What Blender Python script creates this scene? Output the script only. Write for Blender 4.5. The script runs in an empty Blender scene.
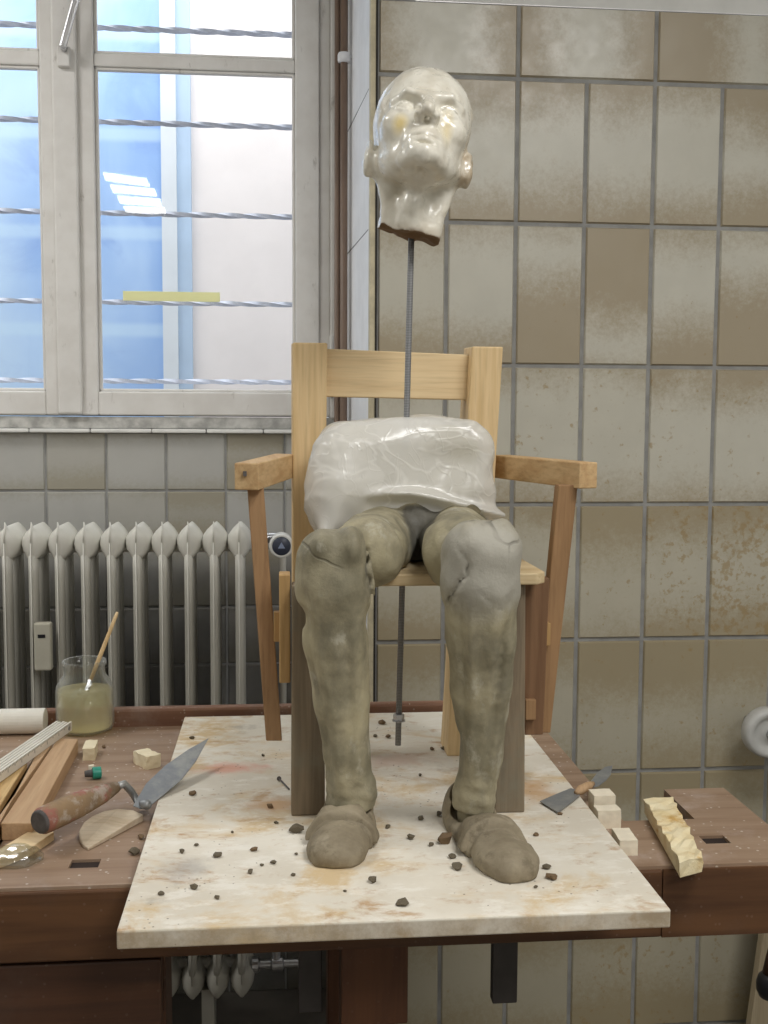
import bpy, bmesh, math, random
import numpy as np
from mathutils import Vector, Matrix, Euler

random.seed(7)
SC = bpy.context.scene
COL = SC.collection
RAISE = 0.13           # the whole place is lifted so that the floor is z = 0
EYE = Vector((0, 0, 1.44))
PITCH, YAW, ROLL, FOC = .0831, .0952, .0050, 1100.0

# ------------------------------------------------------------------ surveying helpers
def axes():
    cp, sp, cy, sy = math.cos(PITCH), math.sin(PITCH), math.cos(YAW), math.sin(YAW)
    f = Vector((sy*cp, cy*cp, -sp)); r = Vector((cy, -sy, 0)); u = r.cross(f)
    return math.cos(ROLL)*r+math.sin(ROLL)*u, -math.sin(ROLL)*r+math.cos(ROLL)*u, f
AR, AU, AF = axes()
def ray(px, py): return AF + AR*((px-384)/FOC) + AU*((512-py)/FOC)
def onz(px, py, z):
    d = ray(px, py); return EYE + d*((z-EYE.z)/d.z)
def ony(px, py, y):
    d = ray(px, py); return EYE + d*(y/d.y)

BT = .880      # top of the plaster board
BZ = .858      # top of the bench
WY, PY = 2.932, 2.440     # window wall, tiled pier

# ------------------------------------------------------------------ object helpers
def tag(o, label=None, cat=None, group=None, kind=None):
    if label: o['label'] = label
    if cat: o['category'] = cat
    if group: o['group'] = group
    if kind: o['kind'] = kind
    return o
def empty(name, loc, label=None, cat=None, group=None, kind=None):
    o = bpy.data.objects.new(name, None); COL.objects.link(o); o.location = loc
    o.empty_display_size = .05
    return tag(o, label, cat, group, kind)
def wpos(o):
    p = Vector((0, 0, 0))
    while o is not None:
        p += o.location; o = o.parent
    return p
def link_mesh(name, me, mat, parent=None, smooth=False, rebase=True, bevel=0, seg=2, origin=None):
    """me holds world coordinates; the object is rebased on its parent, or on its own base."""
    for m in (mat if isinstance(mat, (list, tuple)) else [mat]): me.materials.append(m)
    if parent is not None: base = wpos(parent)
    elif origin is not None: base = Vector(origin)
    elif rebase and len(me.vertices):
        co = np.zeros(len(me.vertices)*3); me.vertices.foreach_get('co', co); co = co.reshape(-1, 3)
        lo, hi = co.min(0), co.max(0)
        base = Vector(((lo[0]+hi[0])/2, (lo[1]+hi[1])/2, lo[2]))
    else: base = Vector((0, 0, 0))
    me.transform(Matrix.Translation(-base))
    o = bpy.data.objects.new(name, me); COL.objects.link(o)
    if parent is not None: o.parent = parent
    else: o.location = base
    if smooth: me.polygons.foreach_set('use_smooth', [True]*len(me.polygons))
    if bevel:
        b = o.modifiers.new('bevel', 'BEVEL'); b.width = bevel; b.segments = seg; b.limit_method = 'ANGLE'; b.angle_limit = .6
    return o

class MB:
    def __init__(s): s.bm = bmesh.new()
    def hexa(s, b, t):
        """bottom quad, top quad (same winding, counter-clockwise from above)"""
        v = [s.bm.verts.new(p) for p in b]+[s.bm.verts.new(p) for p in t]
        n = len(b)
        s.bm.faces.new(v[:n][::-1]); s.bm.faces.new(v[n:])
        for i in range(n):
            j = (i+1) % n; s.bm.faces.new((v[i], v[j], v[n+j], v[n+i]))
        return s
    def box(s, x0, x1, y0, y1, z0, z1):
        return s.hexa([(x0,y0,z0),(x1,y0,z0),(x1,y1,z0),(x0,y1,z0)], [(x0,y0,z1),(x1,y0,z1),(x1,y1,z1),(x0,y1,z1)])
    def obox(s, c, size, rot):
        m = Matrix.Translation(c) @ Euler(rot).to_matrix().to_4x4()
        x, y, z = (v/2 for v in size)
        q = lambda zz: [m @ Vector(p) for p in ((-x,-y,zz),(x,-y,zz),(x,y,zz),(-x,y,zz))]
        return s.hexa(q(-z), q(z))
    def bar(s, a, b, w, d, side=(1, 0, 0)):
        """rectangular bar from a to b, w along 'side', d across"""
        a, b = Vector(a), Vector(b); t = (b-a).normalized(); sx = Vector(side); sx = (sx-t*sx.dot(t)).normalized(); sy = t.cross(sx)
        q = lambda c: [c-sx*w/2-sy*d/2, c+sx*w/2-sy*d/2, c+sx*w/2+sy*d/2, c-sx*w/2+sy*d/2]
        return s.hexa(q(a), q(b))
    def rings(s, rs, cap=True, close=False):
        vs = [[s.bm.verts.new(p) for p in r] for r in rs]; n = len(rs[0])
        for a, b in zip(vs, vs[1:]):
            for i in range(n):
                j = (i+1) % n; s.bm.faces.new((a[i], a[j], b[j], b[i]))
        if cap: s.bm.faces.new(vs[0][::-1]); s.bm.faces.new(vs[-1])
        return s
    def tube(s, pts, rad, n=12, flat=1.0, up=(0, 0, 1), cap=True):
        pts = [Vector(p) for p in pts]
        if not isinstance(rad, (list, tuple)): rad = [rad]*len(pts)
        rs = []
        for i, p in enumerate(pts):
            t = (pts[min(i+1, len(pts)-1)]-pts[max(i-1, 0)]).normalized()
            u = Vector(up)
            if abs(u.dot(t)) > .95: u = Vector((1, 0, 0))
            x = t.cross(u).normalized(); y = x.cross(t)
            rs.append([p+x*math.cos(a)*rad[i]*flat+y*math.sin(a)*rad[i] for a in [2*math.pi*k/n for k in range(n)]])
        return s.rings([r[::-1] for r in rs], cap)
    def lathe(s, c, prof, n=32, axis=(0, 0, 1), cap=True):
        c = Vector(c); ax = Vector(axis).normalized(); u = Vector((1, 0, 0)) if abs(ax.x) < .9 else Vector((0, 1, 0))
        x = (u-ax*u.dot(ax)).normalized(); y = ax.cross(x)
        return s.rings([[c+ax*h+(x*math.cos(a)+y*math.sin(a))*max(r, 1e-5) for a in [2*math.pi*k/n for k in range(n)]] for r, h in prof], cap)
    def mesh(s, name):
        bmesh.ops.recalc_face_normals(s.bm, faces=s.bm.faces)
        me = bpy.data.meshes.new(name); s.bm.to_mesh(me); s.bm.free(); return me
    def build(s, name, mat, parent=None, **k): return link_mesh(name, s.mesh(name), mat, parent, **k)

# ------------------------------------------------------------------ solid noise, distance fields
def vnoise(x, y, z, seed=0):
    rs = np.random.RandomState(seed); T = rs.rand(32, 32, 32)*2-1
    xi, yi, zi = np.floor(x).astype(int), np.floor(y).astype(int), np.floor(z).astype(int)
    fx, fy, fz = x-xi, y-yi, z-zi
    fx, fy, fz = (f*f*(3-2*f) for f in (fx, fy, fz))
    g = lambda a, b, c: T[(xi+a) & 31, (yi+b) & 31, (zi+c) & 31]
    l = lambda a, b, t: a+(b-a)*t
    return l(l(l(g(0,0,0), g(1,0,0), fx), l(g(0,1,0), g(1,1,0), fx), fy), l(l(g(0,0,1), g(1,0,1), fx), l(g(0,1,1), g(1,1,1), fx), fy), fz)
def smin(a, b, k):
    h = np.clip(.5+.5*(b-a)/k, 0, 1); return b+(a-b)*h-k*h*(1-h)
def smax(a, b, k): return -smin(-a, -b, k)
def sph(P, c, r): return np.sqrt((P[0]-c[0])**2+(P[1]-c[1])**2+(P[2]-c[2])**2)-r
def ell(P, c, r):
    q = [(P[i]-c[i])/r[i] for i in range(3)]
    k0 = np.sqrt(q[0]**2+q[1]**2+q[2]**2); k1 = np.sqrt((q[0]/r[0])**2+(q[1]/r[1])**2+(q[2]/r[2])**2)+1e-9
    return k0*(k0-1)/k1
def cone(P, a, b, ra, rb, sq=(1, 1, 1)):
    a, b = np.array(a, float), np.array(b, float); s = np.array(sq, float)
    d = (b-a)*s; t = np.clip(sum((P[i]-a[i])*s[i]*d[i] for i in range(3))/(d@d), 0, 1)
    return np.sqrt(sum(((P[i]-a[i])*s[i]-t*d[i])**2 for i in range(3)))-(ra+(rb-ra)*t)
def rbox(P, c, h, r):
    q = [np.abs(P[i]-c[i])-(h[i]-r) for i in range(3)]
    return np.sqrt(sum(np.maximum(v, 0)**2 for v in q))+np.minimum(np.maximum(q[0], np.maximum(q[1], q[2])), 0)-r
def surface_net(name, f, lo, hi, h):
    ax = [np.arange(lo[i], hi[i]+h, h) for i in range(3)]
    X = np.meshgrid(*ax, indexing='ij'); V = f(X).astype(np.float64)
    S = V < 0; n = V.shape
    sl = lambda d: tuple(slice(d[i], n[i]-1+d[i]) for i in range(3))
    cor = [(a, b, c) for a in (0, 1) for b in (0, 1) for c in (0, 1)]
    cnt = sum(S[sl(d)].astype(int) for d in cor); act = (cnt > 0) & (cnt < 8)
    idx = -np.ones(act.shape, int); idx[act] = np.arange(act.sum())
    acc = np.zeros((act.sum(), 3)); num = np.zeros(act.sum())
    for a in range(3):
        for b in (0, 1):
            for c in (0, 1):
                d0 = [0, 0, 0]; o = [i for i in range(3) if i != a]; d0[o[0]] = b; d0[o[1]] = c
                d1 = list(d0); d1[a] = 1
                v0, v1 = V[sl(d0)][act], V[sl(d1)][act]; cr = (v0 < 0) != (v1 < 0)
                t = np.where(cr, v0/np.where(cr, v0-v1, 1), 0)
                p = np.tile(np.array(d0, float), (len(t), 1)); p[:, a] = t
                acc[cr] += p[cr]; num[cr] += 1
    cell = np.argwhere(act)
    P = (cell+acc/num[:, None])*h+np.array([ax[0][0], ax[1][0], ax[2][0]])
    Q = []
    for a in range(3):
        o = [(a+1) % 3, (a+2) % 3]
        s0 = [slice(None)]*3; s1 = [slice(None)]*3
        s0[a] = slice(0, n[a]-1); s1[a] = slice(1, n[a])
        cr = S[tuple(s0)] != S[tuple(s1)]
        e = np.argwhere(cr); e = e[(e[:, o[0]] > 0) & (e[:, o[1]] > 0) & (e[:, o[0]] < n[o[0]]-1) & (e[:, o[1]] < n[o[1]]-1)]
        ins = S[tuple(e.T)]
        def ci(db, dc):
            q = e.copy(); q[:, o[0]] -= db; q[:, o[1]] -= dc; return idx[tuple(q.T)]
        q = np.stack([ci(1, 1), ci(0, 1), ci(0, 0), ci(1, 0)], 1)
        q[~ins] = q[~ins][:, ::-1]; Q.append(q)
    Q = np.concatenate(Q)
    me = bpy.data.meshes.new(name)
    me.vertices.add(len(P)); me.vertices.foreach_set('co', P.ravel())
    me.loops.add(Q.size); me.loops.foreach_set('vertex_index', Q.ravel())
    me.polygons.add(len(Q)); me.polygons.foreach_set('loop_start', np.arange(len(Q))*4)
    me.update(calc_edges=True); me.validate()
    return me, P
def vcol(me, name, C):
    a = me.color_attributes.new(name, 'FLOAT_COLOR', 'POINT'); a.data.foreach_set('color', np.asarray(C, np.float32).ravel())

# ------------------------------------------------------------------ materials
def lin(c):
    return tuple(((v/12.92) if v <= .04045 else ((v+.055)/1.055)**2.4) for v in c)+(1.0,)
def C255(r, g, b): return lin((r/255, g/255, b/255))
class Mat:
    def __init__(s, name):
        s.m = bpy.data.materials.new(name); s.m.use_nodes = True; s.t = s.m.node_tree; s.t.nodes.clear()
        s.out = s.n('ShaderNodeOutputMaterial'); s.tc = s.n('ShaderNodeTexCoord'); s.o = s.tc.outputs['Object']
    def n(s, t): return s.t.nodes.new(t)
    def l(s, a, b): s.t.links.new(a, b)
    def inp(s, sock, v):
        if hasattr(v, 'is_linked'): s.l(v, sock)
        else: sock.default_value = v
    def mapped(s, scale=(1, 1, 1), loc=(0, 0, 0), rot=(0, 0, 0), src=None):
        k = s.n('ShaderNodeMapping'); s.l(src or s.o, k.inputs[0]); k.inputs['Scale'].default_value = scale
        k.inputs['Location'].default_value = loc; k.inputs['Rotation'].default_value = rot; return k.outputs[0]
    def noise(s, scale, detail=4, rough=.55, vec=None, dist=0):
        k = s.n('ShaderNodeTexNoise'); s.l(vec or s.o, k.inputs['Vector']); k.inputs['Scale'].default_value = scale
        k.inputs['Detail'].default_value = detail; k.inputs['Roughness'].default_value = rough; k.inputs['Distortion'].default_value = dist
        return k.outputs['Fac']
    def vor(s, scale, vec=None, feature='F1', out='Distance'):
        k = s.n('ShaderNodeTexVoronoi'); k.feature = feature; s.l(vec or s.o, k.inputs['Vector']); k.inputs['Scale'].default_value = scale; return k.outputs[out]
    def ramp(s, fac, a, b, lo=0., hi=1.):
        k = s.n('ShaderNodeMapRange'); k.interpolation_type = 'SMOOTHSTEP'; s.l(fac, k.inputs[0])
        k.inputs[1].default_value = a; k.inputs[2].default_value = b; k.inputs[3].default_value = lo; k.inputs[4].default_value = hi; return k.outputs[0]
    def math(s, op, a, b=0.):
        k = s.n('ShaderNodeMath'); k.operation = op; s.inp(k.inputs[0], a); s.inp(k.inputs[1], b); return k.outputs[0]
    def mix(s, fac, a, b, mode='MIX'):
        k = s.n('ShaderNodeMix'); k.data_type = 'RGBA'; k.blend_type = mode
        s.inp(k.inputs['Factor'], fac); s.inp(k.inputs['A'], a); s.inp(k.inputs['B'], b)
        return k.outputs['Result']
    def attr(s, name):
        k = s.n('ShaderNodeVertexColor'); k.layer_name = name; return k
    def sep(s, v):
        k = s.n('ShaderNodeSeparateXYZ'); s.l(v, k.inputs[0]); return k.outputs
    def bump(s, h, strength=.3, dist=.002, prev=None):
        k = s.n('ShaderNodeBump'); s.l(h, k.inputs['Height']); k.inputs['Strength'].default_value = strength; k.inputs['Distance'].default_value = dist
        if prev: s.l(prev, k.inputs['Normal'])
        return k.outputs[0]
    def pbr(s, col, rough=.6, normal=None, metal=0., **kw):
        k = s.n('ShaderNodeBsdfPrincipled'); s.inp(k.inputs['Base Color'], col); s.inp(k.inputs['Roughness'], rough); s.inp(k.inputs['Metallic'], metal)
        if normal: s.l(normal, k.inputs['Normal'])
        for a, v in kw.items(): s.inp(k.inputs[a.replace('_', ' ')], v)
        s.bsdf = k; return k.outputs[0]
    def done(s, sh): s.l(sh, s.out.inputs['Surface']); return s.m

def plain(name, col, rough=.5, metal=0., var=.12, scale=30, bump=.15, **kw):
    m = Mat(name); f = m.noise(scale, 4)
    dark = tuple(c*(1-var) for c in col[:3])+(1,); lite = tuple(min(1, c*(1+var)) for c in col[:3])+(1,)
    return m.done(m.pbr(m.mix(m.ramp(f, .3, .7), dark, lite), rough, m.bump(f, bump, .001), metal, **kw))
def wood(name, a, b, axis='z', rough=.6, dirt=None, dirt_amt=0., scale=1.0, spec=.3):
    m = Mat(name); st = {'x': (3, 60, 60), 'y': (60, 3, 60), 'z': (60, 60, 3)}[axis]
    v = m.mapped(tuple(q*scale for q in st)); g = m.noise(1.0, 5, .6, v, .6)
    v2 = m.mapped(tuple(q*scale*3.5 for q in st)); g2 = m.noise(1.0, 3, .6, v2)
    c = m.mix(m.ramp(g, .3, .72), a, b); c = m.mix(m.ramp(g2, .45, .8, 0, .35), c, tuple(x*.6 for x in b[:3])+(1,))
    if dirt: c = m.mix(m.ramp(m.noise(9, 6, .65), .62-dirt_amt*.4, .75, 0, .85), c, dirt)
    return m.done(m.pbr(c, rough, m.bump(g, .25, .001), Specular_IOR_Level=spec))

PINE = wood('pale pine', C255(226,200,156), C255(208,178,130))
PINE_X = wood('pale pine crosswise', C255(230,206,164), C255(218,190,146), 'x')
PINE_SEAT = wood('pine seat board', C255(216,196,158), C255(192,166,124), 'x', dirt=C255(150,130,100), dirt_amt=.1)
ARM_Y = wood('pine arm rest', C255(208,178,134), C255(184,148,104), 'y')
ORANGE = wood('orange brown strip', C255(162,128,92), C255(136,104,72))
BLOCKW = wood('yellow pine block', C255(196,162,112), C255(170,134,86))
GREYW = wood('clay smeared leg', C255(140,124,102), C255(108,96,80), dirt=C255(126,122,106), dirt_amt=.3)
PLANK = wood('beech plank', C255(196,164,128), C255(176,142,106), 'y')
RAWPLY = wood('rough sawn wood', C255(214,182,130), C255(186,148,94), 'y', dirt=C255(150,110,60), dirt_amt=.1)
SCRAPW = wood('scraper wood', C255(212,198,176), C255(192,174,148), 'x')
DARKW = wood('dark turned wood', C255(74,46,28), C255(50,32,20))

def bench_mat(name, a, b, dust, axis='x'):
    m = Mat(name); st = (2.2, 40, 40) if axis == 'x' else (40, 40, 2.2)
    g = m.noise(1.0, 6, .6, m.mapped(st), .5)
    c = m.mix(m.ramp(g, .3, .75), a, b)
    d = m.noise(7, 7, .7); c = m.mix(m.ramp(d, .5, .72, 0, dust), c, C255(182,164,152))
    sp = m.vor(70); c = m.mix(m.ramp(sp, .16, .1, 0, dust*.8), c, C255(216,206,194))
    d2 = m.noise(3.5, 5, .6); c = m.mix(m.ramp(d2, .5, .75, 0, .45), c, tuple(x*.5 for x in b[:3])+(1,))
    return m.done(m.pbr(c, .55, m.bump(g, .2, .001), Specular_IOR_Level=.35))
BENCH_TOP = bench_mat('bench top wood', C255(160,136,114), C255(136,110,88), .9)
BENCH_FRONT = bench_mat('bench front wood', C255(102,70,44), C255(76,50,32), .06)
BENCH_DARK = bench_mat('bench panel wood', C255(88,58,40), C255(66,44,32), .05)
RAIL = bench_mat('bench rail wood', C255(146,110,88), C255(120,86,68), .4)
BENCH_LEG = bench_mat('bench leg wood', C255(96,62,40), C255(76,48,32), .03, 'z')
HOLEM = plain('dark hole shade', C255(44,32,26), .95)  # shade inside the dog holes, put into a dark colour
IRON = plain('dark iron', C255(66,62,60), .55, .3)

def board_mat():
    m = Mat('plaster dusted board')
    c = m.mix(m.ramp(m.noise(5, 5, .6), .35, .7), C255(230,224,210), C255(214,206,190))
    o = m.noise(6.5, 8, .68, m.mapped((1, 1.3, 1), (.4, .1, 0)), .4)
    c = m.mix(m.ramp(o, .48, .66, 0, .75), c, C255(206,176,124))
    o2 = m.noise(13, 8, .7, m.mapped((1, 1.6, 1), (3.4, 2.1, 0)), .3)
    c = m.mix(m.ramp(o2, .54, .70, 0, .75), c, C255(178,138,90))
    gr = m.noise(8, 7, .7, m.mapped((1, 1, 1), (7.1, 5.1, 0)))
    c = m.mix(m.ramp(gr, .58, .74, 0, .6), c, C255(160,152,140))
    ws = m.noise(20, 6, .7, m.mapped((1, 2, 1), (1.1, 9.1, 0))); c = m.mix(m.ramp(ws, .5, .66, 0, .6), c, C255(238,234,224))
    for (px, py, rx, ry, col, amt) in ((228,768,.085,.05,C255(226,166,146),.75), (395,760,.10,.06,C255(206,160,140),.4), (185,868,.05,.06,C255(164,160,156),.6), (275,805,.06,.05,C255(196,150,100),.7), (535,790,.05,.10,C255(188,146,98),.7)):
        p = onz(px, py, BT); q = m.mapped((1/rx, 1/ry, 8), (-p.x/rx, -p.y/ry, -BT*8))
        k = m.n('ShaderNodeVectorMath'); k.operation = 'LENGTH'; m.l(q, k.inputs[0])
        d = m.math('ADD', k.outputs['Value'], m.math('MULTIPLY', m.noise(28, 5, .7), 1.3))
        c = m.mix(m.ramp(d, 1.55, .75, 0, amt), c, col)
    sp = m.vor(95, m.mapped((1, 1, 1), (.3, .3, 0))); c = m.mix(m.ramp(m.math('ADD', sp, m.ramp(m.noise(9, 3), .42, .6, .25, 0)), .17, .1, 0, .7), c, C255(110,92,72))
    zz = m.sep(m.o)[2]; e = m.math('MULTIPLY', m.ramp(zz, BT-.0015, BT-.004), m.ramp(m.noise(18, 6, .7), .35, .65, .3, .9)); c = m.mix(e, c, C255(168,150,124))
    h = m.noise(60, 5, .7)
    return m.done(m.pbr(c, .85, m.bump(h, .35, .002), Specular_IOR_Level=.2))
BOARD = board_mat()
BOARD_EDGE = None

def clay_mat():
    m = Mat('grey brown clay'); a = m.attr('tint'); s = m.n('ShaderNodeSeparateColor'); m.l(a.outputs['Color'], s.inputs[0])
    c = m.mix(m.ramp(m.noise(11, 7, .65), .36, .68), C255(128,122,101), C255(172,163,136))
    c = m.mix(m.ramp(m.noise(24, 5, .6, m.mapped((1, 1, .4), (2, 5, 1))), .5, .7, 0, .55), c, C255(112,107,93))
    c = m.mix(m.ramp(m.noise(8, 6, .6, m.mapped((1, 1, .5), (6, 1, 4))), .52, .68, 0, .6), c, C255(182,172,140))
    c = m.mix(m.ramp(m.noise(17, 7, .7, m.mapped((1, 1, .7), (9, 3, 7))), .56, .66, 0, .5), c, C255(186,182,166))
    c = m.mix(m.ramp(m.math('ADD', s.outputs[0], m.math('MULTIPLY', m.noise(22, 5, .65), .5)), .6, 1.0), c, C255(168,164,152))   # dry pale clay
    c = m.mix(m.ramp(m.math('ADD', s.outputs[1], m.math('MULTIPLY', m.noise(30, 6, .7), .5)), .62, .95), c, C255(96,93,84))     # darker clay at the crotch and along the cracks
    c = m.mix(s.outputs[2], c, C255(206,196,164))                                                                               # plaster cream trunk
    cr = m.vor(8.5, m.mix(.05, m.o, m.n('ShaderNodeTexNoise').outputs['Color']), 'DISTANCE_TO_EDGE')
    mask = m.ramp(m.noise(5, 3), .5, .6); crk = m.math('MULTIPLY', m.ramp(cr, .022, .004), m.math('MULTIPLY', mask, m.ramp(s.outputs[0], .15, .5)))
    c = m.mix(m.math('MULTIPLY', crk, .7), c, C255(60,56,46))
    h = m.math('SUBTRACT', m.noise(45, 6, .65), crk)
    r = m.ramp(m.noise(14, 4), .35, .7, .5, .8)
    return m.done(m.pbr(c, r, m.bump(h, .7, .0035), Specular_IOR_Level=.35))
CLAY = clay_mat()
SHOE = None
def shoe_mat():
    m = Mat('dull grey clay shoe')
    c = m.mix(m.ramp(m.noise(16, 6, .65), .35, .68), C255(128,117,97), C255(154,143,121))
    c = m.mix(m.ramp(m.noise(40, 5, .6), .58, .75, 0, .5), c, C255(182,172,152))
    c = m.mix(m.ramp(m.noise(26, 6, .7, m.mapped((1, 1, 1), (3, 3, 9))), .54, .68, 0, .6), c, C255(100,90,72))
    return m.done(m.pbr(c, .7, m.bump(m.noise(45, 7, .7), .6, .003), Specular_IOR_Level=.3))
SHOE = shoe_mat()
def crumb_mat(name, a, b):
    m = Mat(name); f = m.noise(120, 5, .65); return m.done(m.pbr(m.mix(m.ramp(f, .3, .7), a, b), .9, m.bump(f, .6, .002), Specular_IOR_Level=.2))
CRUMB = crumb_mat('dried grey clay', C255(96,88,74), C255(126,116,98))
CRUMB_B = crumb_mat('dried brown clay', C255(112,92,70), C255(140,118,92))
def plaster_block_mat():
    m = Mat('cream plaster block')
    c = m.mix(m.ramp(m.noise(20, 4), .3, .7), C255(240,230,202), C255(226,212,178))
    c = m.mix(m.ramp(m.noise(22, 7, .7, m.mapped((1, 1, 1), (4, 4, 4))), .55, .72, 0, .8), c, C255(204,162,92))
    return m.done(m.pbr(c, .85, m.bump(m.noise(90, 5, .7), .5, .002), Specular_IOR_Level=.2))
BLOCK = plaster_block_mat()
BLOCK_CLEAN = plain('white plaster block', C255(236,226,204), .85, 0, .06, 60, .4)
def chunk_mat():
    m = Mat('stained plaster bar')
    c = m.mix(m.ramp(m.noise(30, 5), .3, .7), C255(240,228,194), C255(226,206,160))
    c = m.mix(m.ramp(m.noise(16, 8, .7, m.mapped((1, 1, 2), (4, 4, 4))), .50, .66, 0, .9), c, C255(198,152,74))
    z = m.sep(m.o)
    return m.done(m.pbr(c, .9, m.bump(m.noise(70, 6, .7), .6, .004), Specular_IOR_Level=.2))
CHUNK = chunk_mat()
def head_mat():
    m = Mat('lacquered cream plaster'); a = m.attr('tint'); s = m.n('ShaderNodeSeparateColor'); m.l(a.outputs['Color'], s.inputs[0])
    c = m.mix(m.ramp(m.noise(22, 5, .6), .35, .7), C255(230,226,213), C255(212,205,188))
    c = m.mix(m.math('MULTIPLY', s.outputs[0], .75), c, C255(226,200,120))
    c = m.mix(m.math('MULTIPLY', s.outputs[2], m.ramp(m.noise(60, 4), .3, .6, .4, 1)), c, C255(166,144,112))
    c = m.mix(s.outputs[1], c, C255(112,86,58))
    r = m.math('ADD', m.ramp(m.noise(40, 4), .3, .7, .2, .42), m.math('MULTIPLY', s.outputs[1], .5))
    return m.done(m.pbr(c, r, m.bump(m.noise(55, 5, .6), .22, .002), Coat_Weight=m.math('SUBTRACT', .5, m.math('MULTIPLY', s.outputs[1], .5)), Coat_Roughness=.12))
HEADM = head_mat()
def film_mat():
    m = Mat('milky plastic film')
    q = m.noise(6, 2, .5); st = m.noise(9, 2, .45, m.mapped((1, 1, 1.7), (1, 2, 3)), 1.0); s2 = m.noise(21, 2, .45, m.mapped((1.3, 1, 1), (4, 2, 3)), .8)
    rid = m.math('ABSOLUTE', m.math('SUBTRACT', st, .5)); rid2 = m.math('ABSOLUTE', m.math('SUBTRACT', s2, .5))
    l1, l2 = m.ramp(rid, .035, .0), m.ramp(rid2, .03, .0)
    h = m.math('ADD', m.math('ADD', m.math('MULTIPLY', l1, .45), m.math('MULTIPLY', l2, .35)), m.math('MULTIPLY', m.noise(30, 3), .35))
    nb = m.bump(h, .3, .0025)
    p = m.pbr(C255(240,238,232), .2, nb, Specular_IOR_Level=.6)
    tl = m.n('ShaderNodeBsdfTranslucent'); tl.inputs[0].default_value = C255(232,232,226)
    tr = m.n('ShaderNodeBsdfTransparent'); tr.inputs[0].default_value = (.97, .97, .96, 1)
    a = m.n('ShaderNodeMixShader'); a.inputs[0].default_value = .15; m.l(p, a.inputs[1]); m.l(tl.outputs[0], a.inputs[2])
    b = m.n('ShaderNodeMixShader'); fac = m.math('SUBTRACT', m.ramp(q, .3, .7, .16, .42), m.math('MULTIPLY', l1, .12)); m.l(fac, b.inputs[0]); m.l(a.outputs[0], b.inputs[1]); m.l(tr.outputs[0], b.inputs[2])
    return m.done(b.outputs[0])
FILM = film_mat()

def tile_mat(name, light, brown, rust, rad_shade=0.):
    m = Mat(name); a = m.attr('pat'); s = m.n('ShaderNodeSeparateColor'); m.l(a.outputs['Color'], s.inputs[0])
    uv = m.n('ShaderNodeUVMap').outputs[0]; u, v, _ = m.sep(uv)
    wob = m.math('MULTIPLY', m.math('SUBTRACT', m.noise(7, 3), .5), .35)
    fine = m.math('MULTIPLY', m.math('SUBTRACT', m.noise(90, 6, .75), .5), .55)
    w = m.math('ADD', wob, fine)
    vv = m.math('ADD', v, w)
    # r: reach of the sprayed brown from the top, g: from the bottom, b: overall tone
    top = m.ramp(m.math('SUBTRACT', m.math('ADD', vv, s.outputs[0]), 1.0), -.22, .22)
    bot = m.ramp(m.math('SUBTRACT', s.outputs[1], vv), -.22, .22)
    cov = m.math('MAXIMUM', top, bot)
    c = m.mix(m.ramp(m.noise(14, 4), .3, .7, 0, .5), light, tuple(x*.9 for x in light[:3])+(1,))
    c = m.mix(m.math('MULTIPLY', cov, .78), c, brown)
    c = m.mix(s.outputs[2], c, C255(150,138,104))
    rs = m.noise(48, 6, .72, m.mapped((1, 1, 1), (3, 1, 8)))
    rm = m.math('ADD', rs, m.math('MULTIPLY', m.math('ADD', m.math('SUBTRACT', a.outputs['Alpha'], .5), m.math('MULTIPLY', m.math('SUBTRACT', m.noise(9, 3), .5), 1.1)), .22))
    c = m.mix(m.ramp(rm, .60, .70, 0, .6), c, rust)
    if rad_shade: c = m.mix(m.math('MULTIPLY', m.ramp(m.sep(m.o)[2], 1.14, .98), m.ramp(m.noise(6, 5), .2, .7, rad_shade*.7, rad_shade)), c, C255(74,72,68))  # shade behind the radiator, painted into the tile colour below its top
    return m.done(m.pbr(c, m.ramp(m.noise(20, 3), .3, .7, .28, .42), m.bump(m.noise(25, 3), .06, .002), Specular_IOR_Level=.45))
TILE = tile_mat('sprayed beige tile', C255(198,195,182), C255(154,138,110), C255(152,126,78))
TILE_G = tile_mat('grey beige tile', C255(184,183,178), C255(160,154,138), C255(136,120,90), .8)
GROUT = plain('grey grout', C255(150,150,148), .9, 0, .15, 18)
PLASTER = plain('white wall plaster', C255(216,216,212), .85, 0, .05, 12)
REVEAL = plain('bluish white niche paint', C255(236,237,240), .7, 0, .05, 12)
TRIMC = plain('cream corner bead', C255(196,186,158), .6, 0, .2, 20)
BLACKGAP = plain('dark gap', C255(52,50,46), .9)
FRAME = Mat('worn white window paint')
_c = FRAME.mix(FRAME.ramp(FRAME.noise(14, 5), .3, .7), C255(222,219,214), C255(232,230,226))
_c = FRAME.mix(FRAME.ramp(FRAME.noise(30, 7, .7, FRAME.mapped((1, 1, .35))), .60, .74, 0, .5), _c, C255(130,122,108))
FRAME = FRAME.done(FRAME.pbr(_c, .5))
SILLM = plain('flaking sill paint', C255(178,177,172), .7, 0, .3, 28, .5)
def glass_mat(name, tint, extra=0.):
    m = Mat(name); fr = m.n('ShaderNodeLayerWeight'); fr.inputs[0].default_value = .12
    tr = m.n('ShaderNodeBsdfTransparent'); tr.inputs[0].default_value = tint
    gl = m.n('ShaderNodeBsdfGlossy'); gl.inputs['Roughness'].default_value = .012
    mx = m.n('ShaderNodeMixShader'); m.l(m.math('ADD', m.math('MULTIPLY', m.math('POWER', fr.outputs['Facing'], 3.0), .5), .06+extra), mx.inputs[0]); m.l(tr.outputs[0], mx.inputs[1]); m.l(gl.outputs[0], mx.inputs[2])
    return m.done(mx.outputs[0])
PANE = glass_mat('window glass', (.95, .97, .98, 1))
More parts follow.
